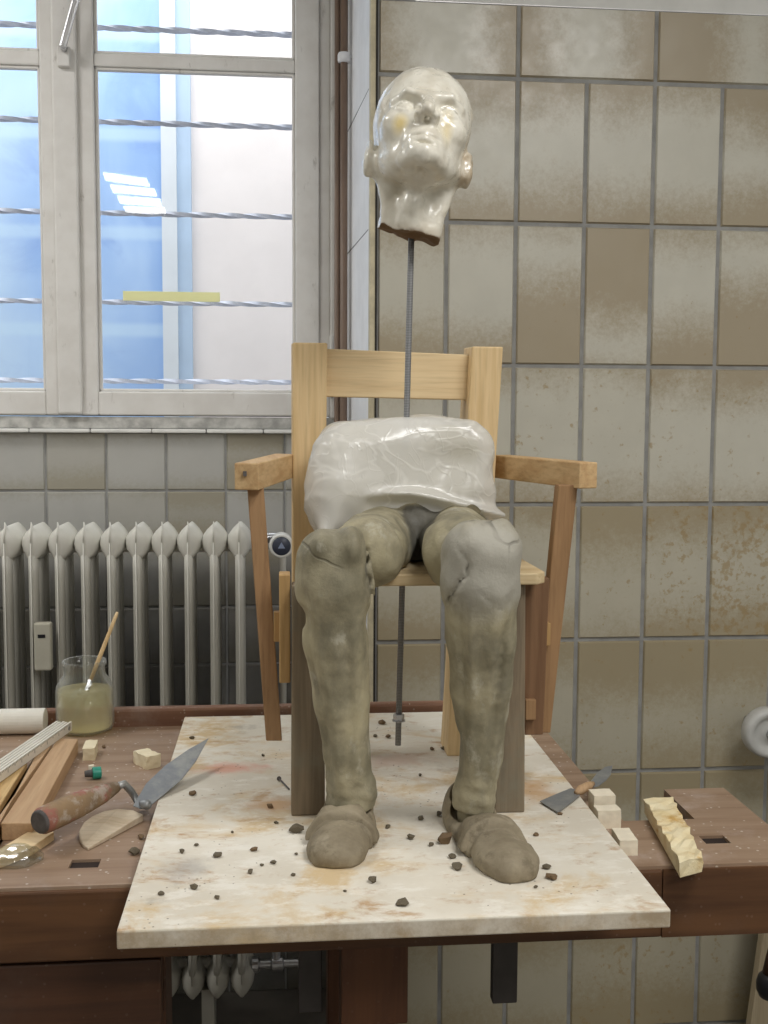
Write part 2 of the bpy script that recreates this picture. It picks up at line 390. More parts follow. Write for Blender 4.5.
def jar_mat():
    m = Mat('jar glass'); lw = m.n('ShaderNodeLayerWeight'); lw.inputs[0].default_value = .35
    tr = m.n('ShaderNodeBsdfTransparent'); tr.inputs[0].default_value = (.97, .98, .97, 1)
    gl = m.n('ShaderNodeBsdfGlossy'); gl.inputs['Roughness'].default_value = .06
    df = m.n('ShaderNodeBsdfDiffuse'); df.inputs[0].default_value = C255(206,208,204)
    a = m.n('ShaderNodeMixShader'); a.inputs[0].default_value = .5; m.l(gl.outputs[0], a.inputs[1]); m.l(df.outputs[0], a.inputs[2])
    x = m.n('ShaderNodeMixShader'); m.l(m.ramp(lw.outputs['Facing'], .10, .90, .07, .75), x.inputs[0]); m.l(tr.outputs[0], x.inputs[1]); m.l(a.outputs[0], x.inputs[2]); return m.done(x.outputs[0])
JARG = jar_mat()
def water_mat():
    m = Mat('cloudy water'); p = m.pbr(C255(196,190,160), .1)
    tr = m.n('ShaderNodeBsdfTransparent'); tr.inputs[0].default_value = C255(236,232,206)
    z = m.sep(m.o)[2]; tl = m.n('ShaderNodeBsdfTranslucent'); tl.inputs[0].default_value = C255(240,234,204)
    ad = m.n('ShaderNodeAddShader'); m.l(p, ad.inputs[0]); m.l(tl.outputs[0], ad.inputs[1])
    mx = m.n('ShaderNodeMixShader'); m.l(m.ramp(z, .0, .07, .40, .68), mx.inputs[0]); m.l(ad.outputs[0], mx.inputs[1]); m.l(tr.outputs[0], mx.inputs[2]); return m.done(mx.outputs[0])
WATER = water_mat()
STEEL = plain('brushed steel', C255(190,190,192), .3, 1., .1, 60)
BLADE = Mat('dusty steel blade')
_c = BLADE.mix(BLADE.ramp(BLADE.noise(18, 6, .65), .4, .7), C255(142,146,150), C255(176,176,172))
BLADE = BLADE.done(BLADE.pbr(_c, .42, None, .55))
RODM = Mat('threaded steel')
_w = RODM.n('ShaderNodeTexWave'); _w.wave_type = 'BANDS'; _w.bands_direction = 'Z'; _w.inputs['Scale'].default_value = 130; RODM.l(RODM.o, _w.inputs['Vector'])
RODM = RODM.done(RODM.pbr(RODM.mix(_w.outputs['Fac'], C255(116,117,118), C255(150,150,150)), .5, RODM.bump(_w.outputs['Fac'], .6, .001), .5))
RADM = Mat('yellowed radiator enamel')
_c = RADM.mix(RADM.ramp(RADM.noise(6, 5), .3, .7), C255(226,224,216), C255(208,206,196))
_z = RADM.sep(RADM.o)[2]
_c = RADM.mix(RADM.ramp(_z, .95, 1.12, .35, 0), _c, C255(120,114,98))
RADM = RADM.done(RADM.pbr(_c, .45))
WHITEP = plain('white plastic', C255(214,214,210), .4, 0, .04)
GREYP = plain('pale grey plastic', C255(186,186,182), .45, 0, .04)
CREAMP = plain('cream plastic', C255(190,186,170), .5, 0, .04)
NAVY = plain('dark navy cap', C255(48,54,70), .4, 0, .05)
MARK = plain('pale blue mark', C255(128,140,166), .5, 0, .03)
BLACKP = plain('black rubber', C255(22,23,27), .45, 0, .1)
PIPEM = Mat('brown painted pipe')
_c = PIPEM.mix(PIPEM.ramp(PIPEM.noise(12, 5, .6, PIPEM.mapped((1, 1, .3))), .35, .7), C255(140,118,102), C255(114,95,82))
PIPEM = PIPEM.done(PIPEM.pbr(_c, .4))
TEAL = plain('teal plastic', C255(40,142,122), .4, 0, .08)
_tm = Mat('yellow tape'); _td = _tm.n('ShaderNodeBsdfDiffuse'); _td.inputs[0].default_value = C255(250,247,204); _tt = _tm.n('ShaderNodeBsdfTranslucent'); _tt.inputs[0].default_value = C255(252,250,214)
_tx = _tm.n('ShaderNodeMixShader'); _tx.inputs[0].default_value = .55; _tm.l(_td.outputs[0], _tx.inputs[1]); _tm.l(_tt.outputs[0], _tx.inputs[2]); TAPE = _tm.done(_tx.outputs[0])
RULEM = plain('white rule paint', C255(222,218,206), .5, 0, .05)
TICKM = plain('rule ticks', C255(110,104,96), .6)
TROWH = Mat('grimy wooden trowel handle')
_c = TROWH.mix(TROWH.ramp(TROWH.noise(14, 6, .65), .35, .68), C255(150,124,92), C255(122,104,84))
_c = TROWH.mix(TROWH.ramp(TROWH.noise(26, 5, .6, TROWH.mapped((1, 1, 1), (5, 2, 2))), .52, .62, 0, .6), _c, C255(160,84,82))
_c = TROWH.mix(TROWH.ramp(TROWH.noise(30, 6, .7, TROWH.mapped((1, 1, 1), (1, 8, 3))), .50, .64, 0, .75), _c, C255(180,170,158))
TROWH = TROWH.done(TROWH.pbr(_c, .7, TROWH.bump(TROWH.noise(60, 4), .4, .002)))
KNOB_END = plain('dark handle end', C255(84,80,78), .7, 0, .3, 60, .5)
def blue_mat():
    m = Mat('blue outside sheeting'); x, y, z = m.sep(m.o)
    c = m.mix(m.ramp(m.noise(1.6, 4, .55, m.mapped((1, 1, .6)), .6), .35, .68), C255(150,184,232), C255(190,216,246))
    c = m.mix(m.ramp(m.noise(2.2, 5, .6, m.mapped((1, 1, 1.4), (3, 3, 1)), .5), .52, .66, 0, .55), c, C255(134,164,220))
    c = m.mix(m.ramp(x, -1.0, -1.25, 0, .6), c, C255(206,228,248))
    f = m.math('FRACT', m.math('MULTIPLY', m.math('ADD', z, .06), 1/.42))
    ln = m.ramp(m.math('ABSOLUTE', m.math('SUBTRACT', f, .5)), .10, .03, 0, .5)  # ghost reflections of the window bars, painted as lighter stripes
    c = m.mix(ln, c, C255(208,232,250))
    return m.done(m.pbr(c, .7))
BLUE = blue_mat()
STUCCO = plain('white outside render', C255(242,233,229), .9, 0, .025, 5, .4)
PALEB = plain('pale blue board', C255(186,206,228), .8, 0, .05, 5)
PALEW = plain('off white board', C255(222,226,230), .8, 0, .03, 5)
BARM = plain('galvanised bar', C255(218,222,238), .5, .0)
FLOORM = plain('grey studio floor', C255(120,114,106), .7, 0, .15, 6)
PALEBOARD = wood('pale furniture board', C255(172,158,132), C255(156,142,116))
def emis(name, col, st):
    m = Mat(name); e = m.n('ShaderNodeEmission'); e.inputs[0].default_value = col; e.inputs[1].default_value = st; return m.done(e.outputs[0])

# ================================================================== THE SETTING
def struct(name, mb, mat, **k): return tag(mb.build(name, mat, rebase=False, **k), kind='structure')
FZ, CEIL = -.13, 2.92
XL, XR, YF = -2.0, 2.4, -3.2
struct('floor', MB().box(XL-.1, XR+.1, YF-.1, 3.2, FZ-.1, FZ), FLOORM)
struct('ceiling', MB().box(XL-.1, XR+.1, YF-.1, 3.2, CEIL, CEIL+.1), PLASTER)
struct('wall_left', MB().box(XL-.1, XL, YF, 3.13, FZ, CEIL), PLASTER)
struct('wall_right', MB().box(XR, XR+.1, YF, 3.13, FZ, CEIL), PLASTER)
struct('wall_front', MB().box(XL-.1, XR+.1, YF-.1, YF, FZ, CEIL), PLASTER)

def tiles(name, lst, y, th, mat, grout, gb, extra=None):
    """lst: (x0,x1,z0,z1,(top,bottom,tone,rust),horizontal); one mesh: backing + bevelled tiles"""
    V, F, MI, PT, UV = [], [], [], [], []
    def quad(p, mi, pat, uv):
        b = len(V); V.extend(p); F.append((b, b+1, b+2, b+3)); MI.append(mi); PT.extend([pat]*4); UV.extend(uv)
    for g in gb:
        x0, x1, z0, z1 = g
        quad([(x0,y,z0),(x1,y,z0),(x1,y,z1),(x0,y,z1)], 1, (0,0,0,0), [(0,0)]*4)
    if extra:
        for q, mi in extra: quad(q, mi, (0,0,0,0), [(0,0)]*4)
    bv = .003
    for x0, x1, z0, z1, pat, hor in lst:
        o = [(x0,y,z0),(x1,y,z0),(x1,y,z1),(x0,y,z1)]
        i = [(x0+bv,y-th,z0+bv),(x1-bv,y-th,z0+bv),(x1-bv,y-th,z1-bv),(x0+bv,y-th,z1-bv)]
        u = [(0,0),(1,0),(1,1),(0,1)] if not hor else [(0,1),(0,0),(1,0),(1,1)]
        quad(i, 0, pat, u)
        for k in range(4):
            j = (k+1) % 4; quad([o[k], o[j], i[j], i[k]], 0, pat, [u[k], u[j], u[j], u[k]])
    me = bpy.data.meshes.new(name); me.from_pydata(V, [], F)
    me.polygons.foreach_set('material_index', MI)
    a = me.color_attributes.new('pat', 'FLOAT_COLOR', 'CORNER'); a.data.foreach_set('color', np.array(PT, np.float32).ravel())
    uvl = me.uv_layers.new(name='UVMap'); uvl.data.foreach_set('uv', np.array(UV, np.float32).ravel())
    return tag(link_mesh(name, me, [mat, grout, PLASTER], rebase=False), kind='structure')

X0, Z0, TW, THH = .3692, 2.1881, .1550, .3123
J = .0042
pats = {  # (row, column): reach of brown from top, from bottom, overall tone, rust
 (1,-1):(.1,.1,0,.1),(1,0):(.22,.16,0,.05),(1,1):(.20,.26,0,.1),(1,2):(.20,.22,0,.1),(1,3):(.08,.15,0,.1),(1,4):(.30,.26,0,.2),
 (2,-1):(.15,.25,.1,.1),(2,0):(.05,.22,0,.1),(2,1):(.0,.62,0,.3),(2,2):(.68,.0,0,.2),(2,3):(.08,.28,0,.2),(2,4):(.0,.62,0,.4),
 (3,-1):(.1,.2,.1,.2),(3,0):(.1,.15,.1,.3),(3,1):(.0,.12,.08,.62),(3,2):(.0,.1,.08,.55),(3,3):(.15,.05,.05,.62),(3,4):(.22,.05,.05,.55),
 (4,-1):(.2,.2,.3,.3),(4,0):(.1,.2,.3,.4),(4,1):(.1,.2,.3,.55),(4,2):(.35,.0,.35,.55),(4,3):(.25,.2,.3,.8),(4,4):(.2,.25,.3,1.0),
 (5,-1):(.3,.3,.4,.3),(5,0):(.2,.2,.4,.4),(5,1):(.25,.2,.38,.55),(5,2):(.45,.0,.42,.5),(5,3):(.5,.2,.42,.5),(5,4):(.4,.2,.42,.6)}
tl = []
rt = random.Random(3)
for k in range(-1, 13, 2):
    x0, x1 = X0+TW*k, X0+TW*(k+2)
    p = {-1:(.12,.18,.0,.1), 1:(.24,.22,0,.1), 3:(.55,.05,0,.1)}.get(k, (rt.random()*.4, rt.random()*.4, 0, .2))
    tl.append((max(x0, .212)+J, x1-J, Z0+J, Z0+.155, p, True))
for r in range(1, 9):
    z1 = Z0-THH*(r-1); z0 = z1-THH
    if z1 < FZ: break
    for c in range(-1, 13):
        x0 = X0+TW*c
        p = pats.get((r, c)) or (rt.random()*.4, rt.random()*.4, min(.5, .1*(r-1)), rt.random()*.7)
        tl.append((max(x0, .212)+J, x0+TW-J, max(z0+J, FZ), z1-J, p, False))
tiles('wall_pier', tl, PY+.006, .006, TILE, GROUT, [(.2108, XR, FZ, Z0+.157)],
      extra=[([(.2108,PY+.004,Z0+.157),(XR,PY+.004,Z0+.157),(XR,PY+.004,CEIL),(.2108,PY+.004,CEIL)], 2)])
# niche side of the pier, tiled in the same rows
mb = MB(); mb.hexa([(.2108,PY+.006,FZ),(.30,PY+.03,FZ),(.30,3.13,FZ),(.1795,WY,FZ)], [(.2108,PY+.006,CEIL),(.30,PY+.03,CEIL),(.30,3.13,CEIL),(.1795,WY,CEIL)])
struct('wall_niche', mb, REVEAL)
mb = MB()
for r in range(0, 6):
    z = Z0-THH*r; mb.hexa([(.2095,PY+.03,z-.003),(.2115,PY+.03,z-.003),(.181,WY-.01,z-.003),(.179,WY-.01,z-.003)], [(.2095,PY+.03,z),(.2115,PY+.03,z),(.181,WY-.01,z),(.179,WY-.01,z)])
struct('trim_1', mb, plain('niche tile joint', C255(140,140,142), .9))
struct('trim_2', MB().box(.1985, .2105, PY-.003, PY+.03, FZ, 2.36), TRIMC, bevel=.003)
struct('trim_3', MB().box(.2105, .2150, PY+.0005, PY+.02, FZ, 2.37), BLACKGAP)
# window wall
WX0, WX1, WZ0, WZ1 = -1.20, .1345, 1.448, 2.75
mb = MB(); mb.box(XL, .30, WY, 3.13, 1.412, WZ0-.006); mb.box(XL, WX0, WY, 3.13, WZ0-.006, CEIL); mb.box(WX1, .30, WY, 3.13, WZ0-.006, CEIL); mb.box(WX0, WX1, WY, 3.13, WZ1, CEIL); mb.box(XL, .30, WY+.007, 3.13, FZ, 1.412)
struct('wall_back', mb, PLASTER)
tl = []; gpat = [(.0,.3,.15,.2),(.0,.0,0,.1),(.0,.12,0,.1),(.3,.5,.25,.2),(.0,.1,0,.1)]
for r in range(0, 10):
    for c in range(-9, 6):
        x0 = -.6055+TW*c; z1 = 1.407-TW*r
        p = gpat[c % 5 if r == 0 else (c*3+r*2) % 5]
        tl.append((x0+.0025, min(x0+TW-.0025, .178), max(z1-TW+.0025, FZ), z1-.0025, p, False))
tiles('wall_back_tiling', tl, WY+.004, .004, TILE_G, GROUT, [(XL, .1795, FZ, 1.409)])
mb = MB()
x = -1.6
rs = random.Random(5)
while x < .17:
    w = .14+rs.random()*.03; mb.box(x, min(x+w-.002, .179), 2.906+rs.random()*.002, 2.945, 1.4045, 1.4150); x += w
struct('trim_4', mb, plain('glazed tile nosing', C255(236,236,232), .2, 0, .06), bevel=.003)
mb = MB(); mb.hexa([(XL,2.918,1.4165),(.1795,2.918,1.4165),(.1795,3.0,1.4165),(XL,3.0,1.4165)], [(XL,2.926,1.446),(.1795,2.926,1.446),(.1795,3.0,1.446),(XL,3.0,1.446)])
struct('trim_5', mb, SILLM)

# ------------------------------------------------------------------ window
win = empty('window_1', (-.53, 2.94, WZ0), kind='structure')
fr = MB()
fr.box(.106, .1345, 2.925, 2.99, WZ0, WZ1); fr.box(WX0, -1.165, 2.925, 2.99, WZ0, WZ1); fr.box(WX0, .1345, 2.94, 2.99, WZ0-.0, 1.458); fr.box(WX0, .1345, 2.925, 2.99, WZ1-.04, WZ1)
fr.build('window_frame', FRAME, win, bevel=.004)
fr = MB(); fr.box(.1345, .150, 2.918, 2.934, WZ0-.004, WZ1)
fr.build('frame_moulding', FRAME, win, bevel=.005)
def sash(name, gx0, gx1, sx0, sx1, zb0, zb1):
    m = MB(); y0, y1 = 2.918, 2.968
    m.box(sx0, gx0, y0, y1, 1.450, 2.72); m.box(gx1, sx1, y0, y1, 1.450, 2.72)
    m.box(gx0, gx1, y0, y1, 1.450, 1.511); m.box(gx0, gx1, y0, y1, 2.66, 2.72); m.box(gx0, gx1, y0+.006, y1, zb0, zb1)
    s = m.build(name, FRAME, win, bevel=.004)
    m = MB()
    for z0, z1 in ((1.511, zb0), (zb1, 2.66)):
        b, y = .008, 2.93
        m.box(gx0, gx0+b, y, y+.018, z0, z1); m.box(gx1-b, gx1, y, y+.018, z0, z1); m.box(gx0, gx1, y, y+.018, z0, z0+b); m.box(gx0, gx1, y, y+.018, z1-b, z1)
    m.build('glazing_bead', FRAME, s, bevel=.003)
    for z0, z1 in ((1.511, zb0), (zb1, 2.66)):
        v = [(gx0, 2.95, z0), (gx1, 2.95, z0), (gx1, 2.95, z1), (gx0, 2.95, z1)]
        me = bpy.data.meshes.new('glass_pane'); me.from_pydata(v, [], [(0, 1, 2, 3)]); link_mesh('glass_pane', me, PANE, s)
    return s
sash('sash', -1.125, -.598, -1.163, -.564, 2.327, 2.363)
sash('sash', -.4645, .0435, -.506, .106, 2.330, 2.3625)
m = MB(); m.box(-.566, -.504, 2.904, 2.925, 1.452, 2.74); m.build('meeting_strip', FRAME, win, bevel=.006)
pa, pb = ony(57, 46, 2.895), ony(70, 67, 2.895); m = MB(); m.box(pa.x, pb.x, 2.888, 2.905, pb.z, pa.z); m.build('handle_plate', FRAME, win, bevel=.003)
ha = ony(62.5, 48, 2.868); hb = ony(79, -12, 2.862)
m = MB(); m.bar(ha, hb, .017, .012, (1, 0, 0)); hn = m.build('handle', plain('polished handle', C255(206,206,208), .25, .7, .05), win, bevel=.004)
m = MB(); m.tube([ha+Vector((.001,.028,.004)), ha+Vector((.001,.002,.006))], .0085, 14); m.build('handle_neck', STEEL, hn)
m = MB(); m.tube([(.1385,2.914,1.50),(.1385,2.914,1.66)], .006, 12); m.build('hinge', FRAME, win, smooth=True)
# tape stuck on the pane
a, b = ony(123, 291, 2.948), ony(220, 302, 2.948)
tag(MB().box(a.x, b.x, 2.9462, 2.9494, b.z, a.z).build('tape_strip', TAPE), 'yellow tape strip stuck level across the lower window pane', 'tape')

# ------------------------------------------------------------------ security bars
def twisted(z, lab):
    m = MB(); rs = []; y = 3.085; n = 260
    for i in range(n+1):
        x = WX0-.03+(WX1-WX0+.06)*i/n; a = x*2*math.pi/.30; h = .0120
        rs.append([(x, y+h*math.cos(a+k*math.pi/2)*1.2, z+h*math.sin(a+k*math.pi/2)*.62) for k in range(4)])
    tag(m.rings(rs).build('security_bar', BARM), lab, 'security bar', 'twisted bars outside the window')
for py, lab in ((33, 'twisted metal bar outside window, highest one showing'), (126, 'twisted metal bar outside window just below the transom'), (216, 'twisted metal bar outside window at half the pane height'),
                (304, 'twisted metal bar outside window behind the yellow tape'), (382, 'twisted metal bar outside window, lowest, just above the sill')):
    twisted(ony(240, py, 3.085).z, lab)
# outside
YO = 5.0
ex = lambda px, y=YO: ony(px, 230, y).x
tag(MB().box(ex(192), 3.2, YO, YO+.1, FZ, 4.2).build('neighbouring_wall', STUCCO), 'white rendered wall of the house outside the window', 'wall')
tag(MB().box(-3.2, ex(163), YO-.03, YO+.03, FZ, 4.2).build('blue_sheeting', BLUE, origin=(0,0,0)), 'blue sheeting outside behind the left of the window', 'sheeting')
tag(MB().box(ex(163), ex(178), YO-.05, YO+.03, FZ, 4.2).build('pale_board', PALEW), 'narrow off-white upright board outside beside the blue sheeting', 'board')
tag(MB().box(ex(178), ex(192), YO-.03, YO+.03, FZ, 4.2).build('pale_board', PALEB), 'narrow pale blue upright board outside against the white wall', 'board')
struct('ground_outside', MB().box(-3.5, 3.5, 3.2, 5.2, FZ-.1, FZ), FLOORM)

# ------------------------------------------------------------------ pipes
def pipe(x, y, r, lab):
    e = tag(MB().tube([(x, y, FZ), (x, y, CEIL)], r, 20).build('heating_pipe', PIPEM, smooth=False), lab, 'pipe', 'brown pipes in the niche corner')
    e.data.polygons.foreach_set('use_smooth', [True]*len(e.data.polygons)); return e
pipe(.1495, 2.86, .0075, 'thin brown heating pipe nearest the window frame')
pipe(.1655, 2.85, .0095, 'thicker brown heating pipe beside the white niche wall')
cl = empty('pipe_clamp', (.165, 2.86, 2.33), 'white painted clamp holding brown pipes to the niche wall', 'clamp')
p = ony(344, 58, 2.85)
MB().lathe((.1655, 2.85, p.z-.012), [(.0145,0),(.0165,.006),(.0165,.018),(.0145,.024)], 20).build('collar', REVEAL, cl, smooth=True)
MB().tube([(.172, 2.85, p.z), (.19, 2.85, p.z+.004), (.1925, 2.85, p.z)], .006, 10).build('stem', REVEAL, cl, smooth=True)

# ------------------------------------------------------------------ radiator
RY = 2.70
rad = empty('radiator', (-.45, RY, FZ), 'long pale ribbed column radiator below the window', 'radiator')
def section_mesh():
    m = MB()
    def ring(z, hx, hy, n=20, cy=0):
        r = []
        for k in range(n):
            a = 2*math.pi*k/n; c, s_ = math.cos(a), math.sin(a)
            e = .75; r.append((math.copysign(abs(c)**e, c)*hx, cy+math.copysign(abs(s_)**e, s_)*hy, z))
        return r
    top = [(1.187,.003,.062),(1.182,.010,.072),(1.172,.0205,.079),(1.160,.0288,.081),(1.145,.0314,.081),(1.131,.0290,.080),(1.119,.0205,.079),(1.109,.0125,.078)]
    bot = [(1.20-z, hx, hy) for z, hx, hy in top][::-1]
    m.rings([ring(z, a, b) for z, a, b in bot]); m.rings([ring(z, a, b) for z, a, b in top[::-1]])
    for cy, hw in ((-.058, .0105), (0, .0105), (.058, .0105)): m.rings([ring(z, hw, .022, 14, cy) for z in (.08, .12, .4, .8, 1.08, 1.12)])
    # pressed seam flange, drawn up to a small tip
    m.box(-.0012, .0012, -.089, -.06, .06, 1.15); m.hexa([(-.0012,-.086,1.15),(.0012,-.086,1.15),(.0012,-.02,1.15),(-.0012,-.02,1.15)], [(-.0012,-.075,1.199),(.0012,-.075,1.199),(.0012,-.055,1.185),(-.0012,-.055,1.185)])
    return m.mesh('section')
sm = section_mesh(); sm.materials.append(RADM); sm.polygons.foreach_set('use_smooth', [len(p.vertices) == 4 and p.area < .02 for p in sm.polygons])
RX = ony(239, 540, 2.62).x; PITCHR = (RX-ony(31, 540, 2.62).x)/8
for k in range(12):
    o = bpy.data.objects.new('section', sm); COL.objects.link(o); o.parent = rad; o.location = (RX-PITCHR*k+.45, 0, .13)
MB().tube([(RX-PITCHR*11, RY, 1.135), (RX+.03, RY, 1.135)], .017, 12).build('hub', RADM, rad)
MB().tube([(RX-PITCHR*11, RY, .07), (RX+.03, RY, .07)], .017, 12).build('hub', RADM, rad)
for fx in (RX-.1, RX-PITCHR*10): MB().box(fx, fx+.03, RY-.05, RY+.05, FZ, .03).build('foot', RADM, rad)
# thermostat valve
vp = ony(281.5, 546, 2.52); va = empty('thermostat_valve', (vp.x, 2.60, vp.z), 'white radiator thermostat knob with dark navy end cap beside chair arm', 'valve')
tw = Vector((vp.x, 2.52, vp.z)); ax = Vector((0, -1, 0))
MB().lathe(tw, [(.021,-.085),(.025,-.075),(.0275,-.02),(.0285,-.006),(.0275,.002),(.0240,.006),(.0215,.004)], 36, ax).build('knob', WHITEP, va, smooth=True)
capo = MB().lathe(tw, [(.0212,.0),(.0212,.005),(.0195,.0075),(.0001,.0085)], 36, ax).build('end_cap', NAVY, va, smooth=True)
t = MB(); q = [Vector((math.sin(a)*.0095, -.0092, math.cos(a)*.0095))+tw for a in (0, 2.094, 4.189)]
t.hexa([v+Vector((0,.002,0)) for v in q], q); t.build('triangle_mark', MARK, capo)
MB().tube([tw+Vector((0,.08,0)), tw+Vector((0,.17,0)), tw+Vector((-.01,.18,0)), (RX+.02, RY, vp.z)], .013, 14).build('valve_body', STEEL, va, smooth=True)
MB().tube([tw+Vector((0,.17,0)), tw+Vector((.004,.185,-.02)), tw+Vector((.004,.185,-1.0))], .008, 12).build('supply_pipe', RADM, va, smooth=True)
rv = empty('return_valve', (RX+.08, RY, .05), 'metal return valve at the radiator foot under the bench', 'valve')
MB().lathe((RX+.02, RY-.02, .075), [(.012,0),(.020,.004),(.020,.02),(.011,.024),(.011,.05),(.018,.054),(.018,.08),(.011,.084),(.010,.16),(.001,.162)], 16, (1,0,0)).build('valve_body', STEEL, rv)
MB().tube([(RX+.085, RY-.02, .085), (RX+.085, RY-.02, .115)], [.012,.010], 12).build('valve_cap', STEEL, rv)
# heat meter
a, b = ony(35, 622, 2.605), ony(53, 669, 2.605)
hm = empty('heat_meter', ((a.x+b.x)/2, 2.60, b.z), 'small cream heat meter box clipped to radiator', 'meter')
MB().box(a.x, b.x, 2.585, 2.612, b.z, a.z).build('casing', CREAMP, hm, bevel=.004)
MB().box(a.x+.010, b.x-.012, 2.584, 2.586, a.z-.034, a.z-.026).build('display', BLACKP, hm)

# ================================================================== WORKBENCH
bench = empty('workbench', (.1, 1.7, FZ), 'old reddish-brown wooden carpenter workbench spotted with plaster', 'workbench')
BF = 1.362
def slab(cells_x, cells_y, holes, z0, z1, mat, name):
    m = MB()
    for i in range(len(cells_x)-1):
        for j in range(len(cells_y)-1):
            if (i, j) not in holes: m.box(cells_x[i], cells_x[i+1], cells_y[j], cells_y[j+1], z0, z1)
    return m.build(name, mat, bench)
slab([-1.1, -.55, -.512, -.2745, -.2365, .500], [BF, 1.418, 1.446, 2.082], {(1,1),(3,1)}, .775, BZ, BENCH_TOP, 'bench_top')
MB().box(-1.1, .5, BF-.004, BF+.03, .762, .8535).build('front_apron', BENCH_FRONT, bench, bevel=.003)
# end vise block with its dog hole and slot
hq = [onz(701,836,BZ), onz(724,836,BZ), onz(731,843,BZ), onz(706,843,BZ)]
hx0, hx1 = onz(702.5,840,BZ).x, onz(728,840,BZ).x
if hx0 > .607: slab([.500, .607, hx0, hx1, .705], [BF, hq[2].y, hq[0].y, 1.525, 1.655], {(2,1), (0,3)}, .775, BZ, BENCH_TOP, 'end_vise')
else: slab([.500, hx0, .607, hx1, .705], [BF, hq[2].y, hq[0].y, 1.525, 1.655], {(1,1), (2,1), (0,3), (1,3)}, .775, BZ, BENCH_TOP, 'end_vise')
MB().box(.5005, .7055, BF-.004, BF+.03, .762, .8535).build('vise_front', BENCH_FRONT, bench)
MB().box(-.2744, -.2366, 1.4181, 1.4459, .775, .854).build('dog_hole_shade', HOLEM, bench)  # plug just below the rim, its dark colour stands for the shade
MB().box(-.5499, -.5121, 1.4181, 1.4459, .775, .854).build('dog_hole_shade', HOLEM, bench)
MB().box(hx0+.0001, hx1-.0001, hq[2].y+.0001, hq[0].y-.0001, .775, .854).build('dog_hole_shade', HOLEM, bench)
MB().box(-1.1, .495, 2.082, 2.104, .80, .8935).build('back_rail', RAIL, bench, bevel=.006)
MB().box(-1.1, -.1485, BF+.03, 1.47, .15, .762).build('drawer_case', BENCH_DARK, bench, bevel=.002)
MB().box(-1.1, -.152, BF+.012, BF+.03, .50, .752).build('drawer_front', BENCH_DARK, bench, bevel=.003)
MB().box(.084, .158, 1.46, 1.53, FZ, .835).build('leg', BENCH_LEG, bench, bevel=.003)
MB().box(.084, .158, 1.90, 1.97, FZ, .835).build('leg', BENCH_LEG, bench, bevel=.003)
MB().box(.082, .174, 1.44, 1.46, .612, .762).build('leg_cheek', BENCH_LEG, bench, bevel=.003)
MB().box(.025, .058, 1.49, 1.52, .607, .835).build('guide_bar', IRON, bench, bevel=.002)
MB().box(.302, .338, 1.49, 1.51, .607, .835).build('guide_bar', IRON, bench, bevel=.002)
MB().box(.084, .158, 1.53, 1.90, .02, .09).build('stretcher', BENCH_LEG, bench)

# board under the sculpture
bl, br, yf, yb = -.1795, .4480, 1.1878, 2.066
m = MB(); m.hexa([(bl,yf,BZ),(br,yf,BZ),(br,yb,BZ),(bl,yb,BZ)], [(bl,yf,BT),(br,yf,BT),(br,yb,BT),(bl,yb,BT)])
tag(m.build('work_board', BOARD, origin=(0,0,0), bevel=.002), 'thick off-white board stained with plaster and ochre under the chair', 'board')

# ================================================================== CHAIR
FY, RYB = 1.516, 1.790
chair = empty('armchair', (.19, 1.65, BT), 'small rough wooden armchair with flared arms carrying the clay legs', 'chair')
# seat
m = MB(); z0, z1 = 1.2095, 1.2262
q = [(.034,FY-.004),(.362,FY-.004),(.377,FY+.012),(.377,1.775),(.034,1.775)]
m.hexa([(x,y,z0) for x, y in q], [(x,y,z1) for x, y in q]); m.build('seat', PINE_SEAT, chair, bevel=.002)
# front legs
for x0, x1, b in ((.0155,.0635,0), (.306,.3495,-.012)):
    m = MB(); m.hexa([(x0,FY+.008+b,BT),(x1,FY+.008+b,BT),(x1,FY+.05,BT),(x0,FY+.05,BT)], [(x0+.002,FY+.008,z0),(x1-.001,FY+.008,z0),(x1-.001,FY+.05,z0),(x0+.002,FY+.05,z0)])
    m.build('leg', GREYW, chair, bevel=.002)
# rear legs run up into the back posts
def post(x0, x1, xb0, xb1, zt, d=.05, tw=0):
    m = MB(); ya, yc = RYB-.008, RYB-.008+d
    t = math.tan(tw)
    m.hexa([(xb0,ya,BT),(xb1,ya-t*(xb1-xb0),BT),(xb1,yc,BT),(xb0,yc,BT)], [(x0,ya,zt),(x1,ya-t*(x1-x0),zt),(x1+.002,yc,zt+.002),(x0-.002,yc,zt+.002)])
    return m.build('back_post', PINE, chair, bevel=.0025)
post(.0222, .0775, .020, .070, 1.5635, .05)
pR = post(.3135, .3640, .278, .330, 1.5605, .075)
m = MB(); m.hexa([(.060,RYB+.020,1.4785),(.325,RYB+.020,1.474),(.325,RYB+.042,1.474),(.060,RYB+.042,1.4785)], [(.060,RYB+.020,1.5565),(.325,RYB+.020,1.5485),(.325,RYB+.042,1.5485),(.060,RYB+.042,1.5565)])
m.build('back_rail', PINE_X, chair, bevel=.002)
# arms
m = MB(); m.bar((.010,1.815,1.3655), (-.0462,1.575,1.3592), .036, .0385, (1,0,0)); armL = m.build('armrest', ARM_Y, chair, bevel=.002)
m = MB(); m.obox((-.0485,1.5765,1.3635), (.005,.010,.007), (0,0,0)); m.build('notch', KNOB_END, armL)
m = MB(); fe = ony(588.5, 475.5, 1.575); m.bar((.372,1.830,1.3640), (fe.x, 1.575, fe.z), .031, .0385, (1,0,0)); m.build('armrest', ARM_Y, chair, bevel=.002)
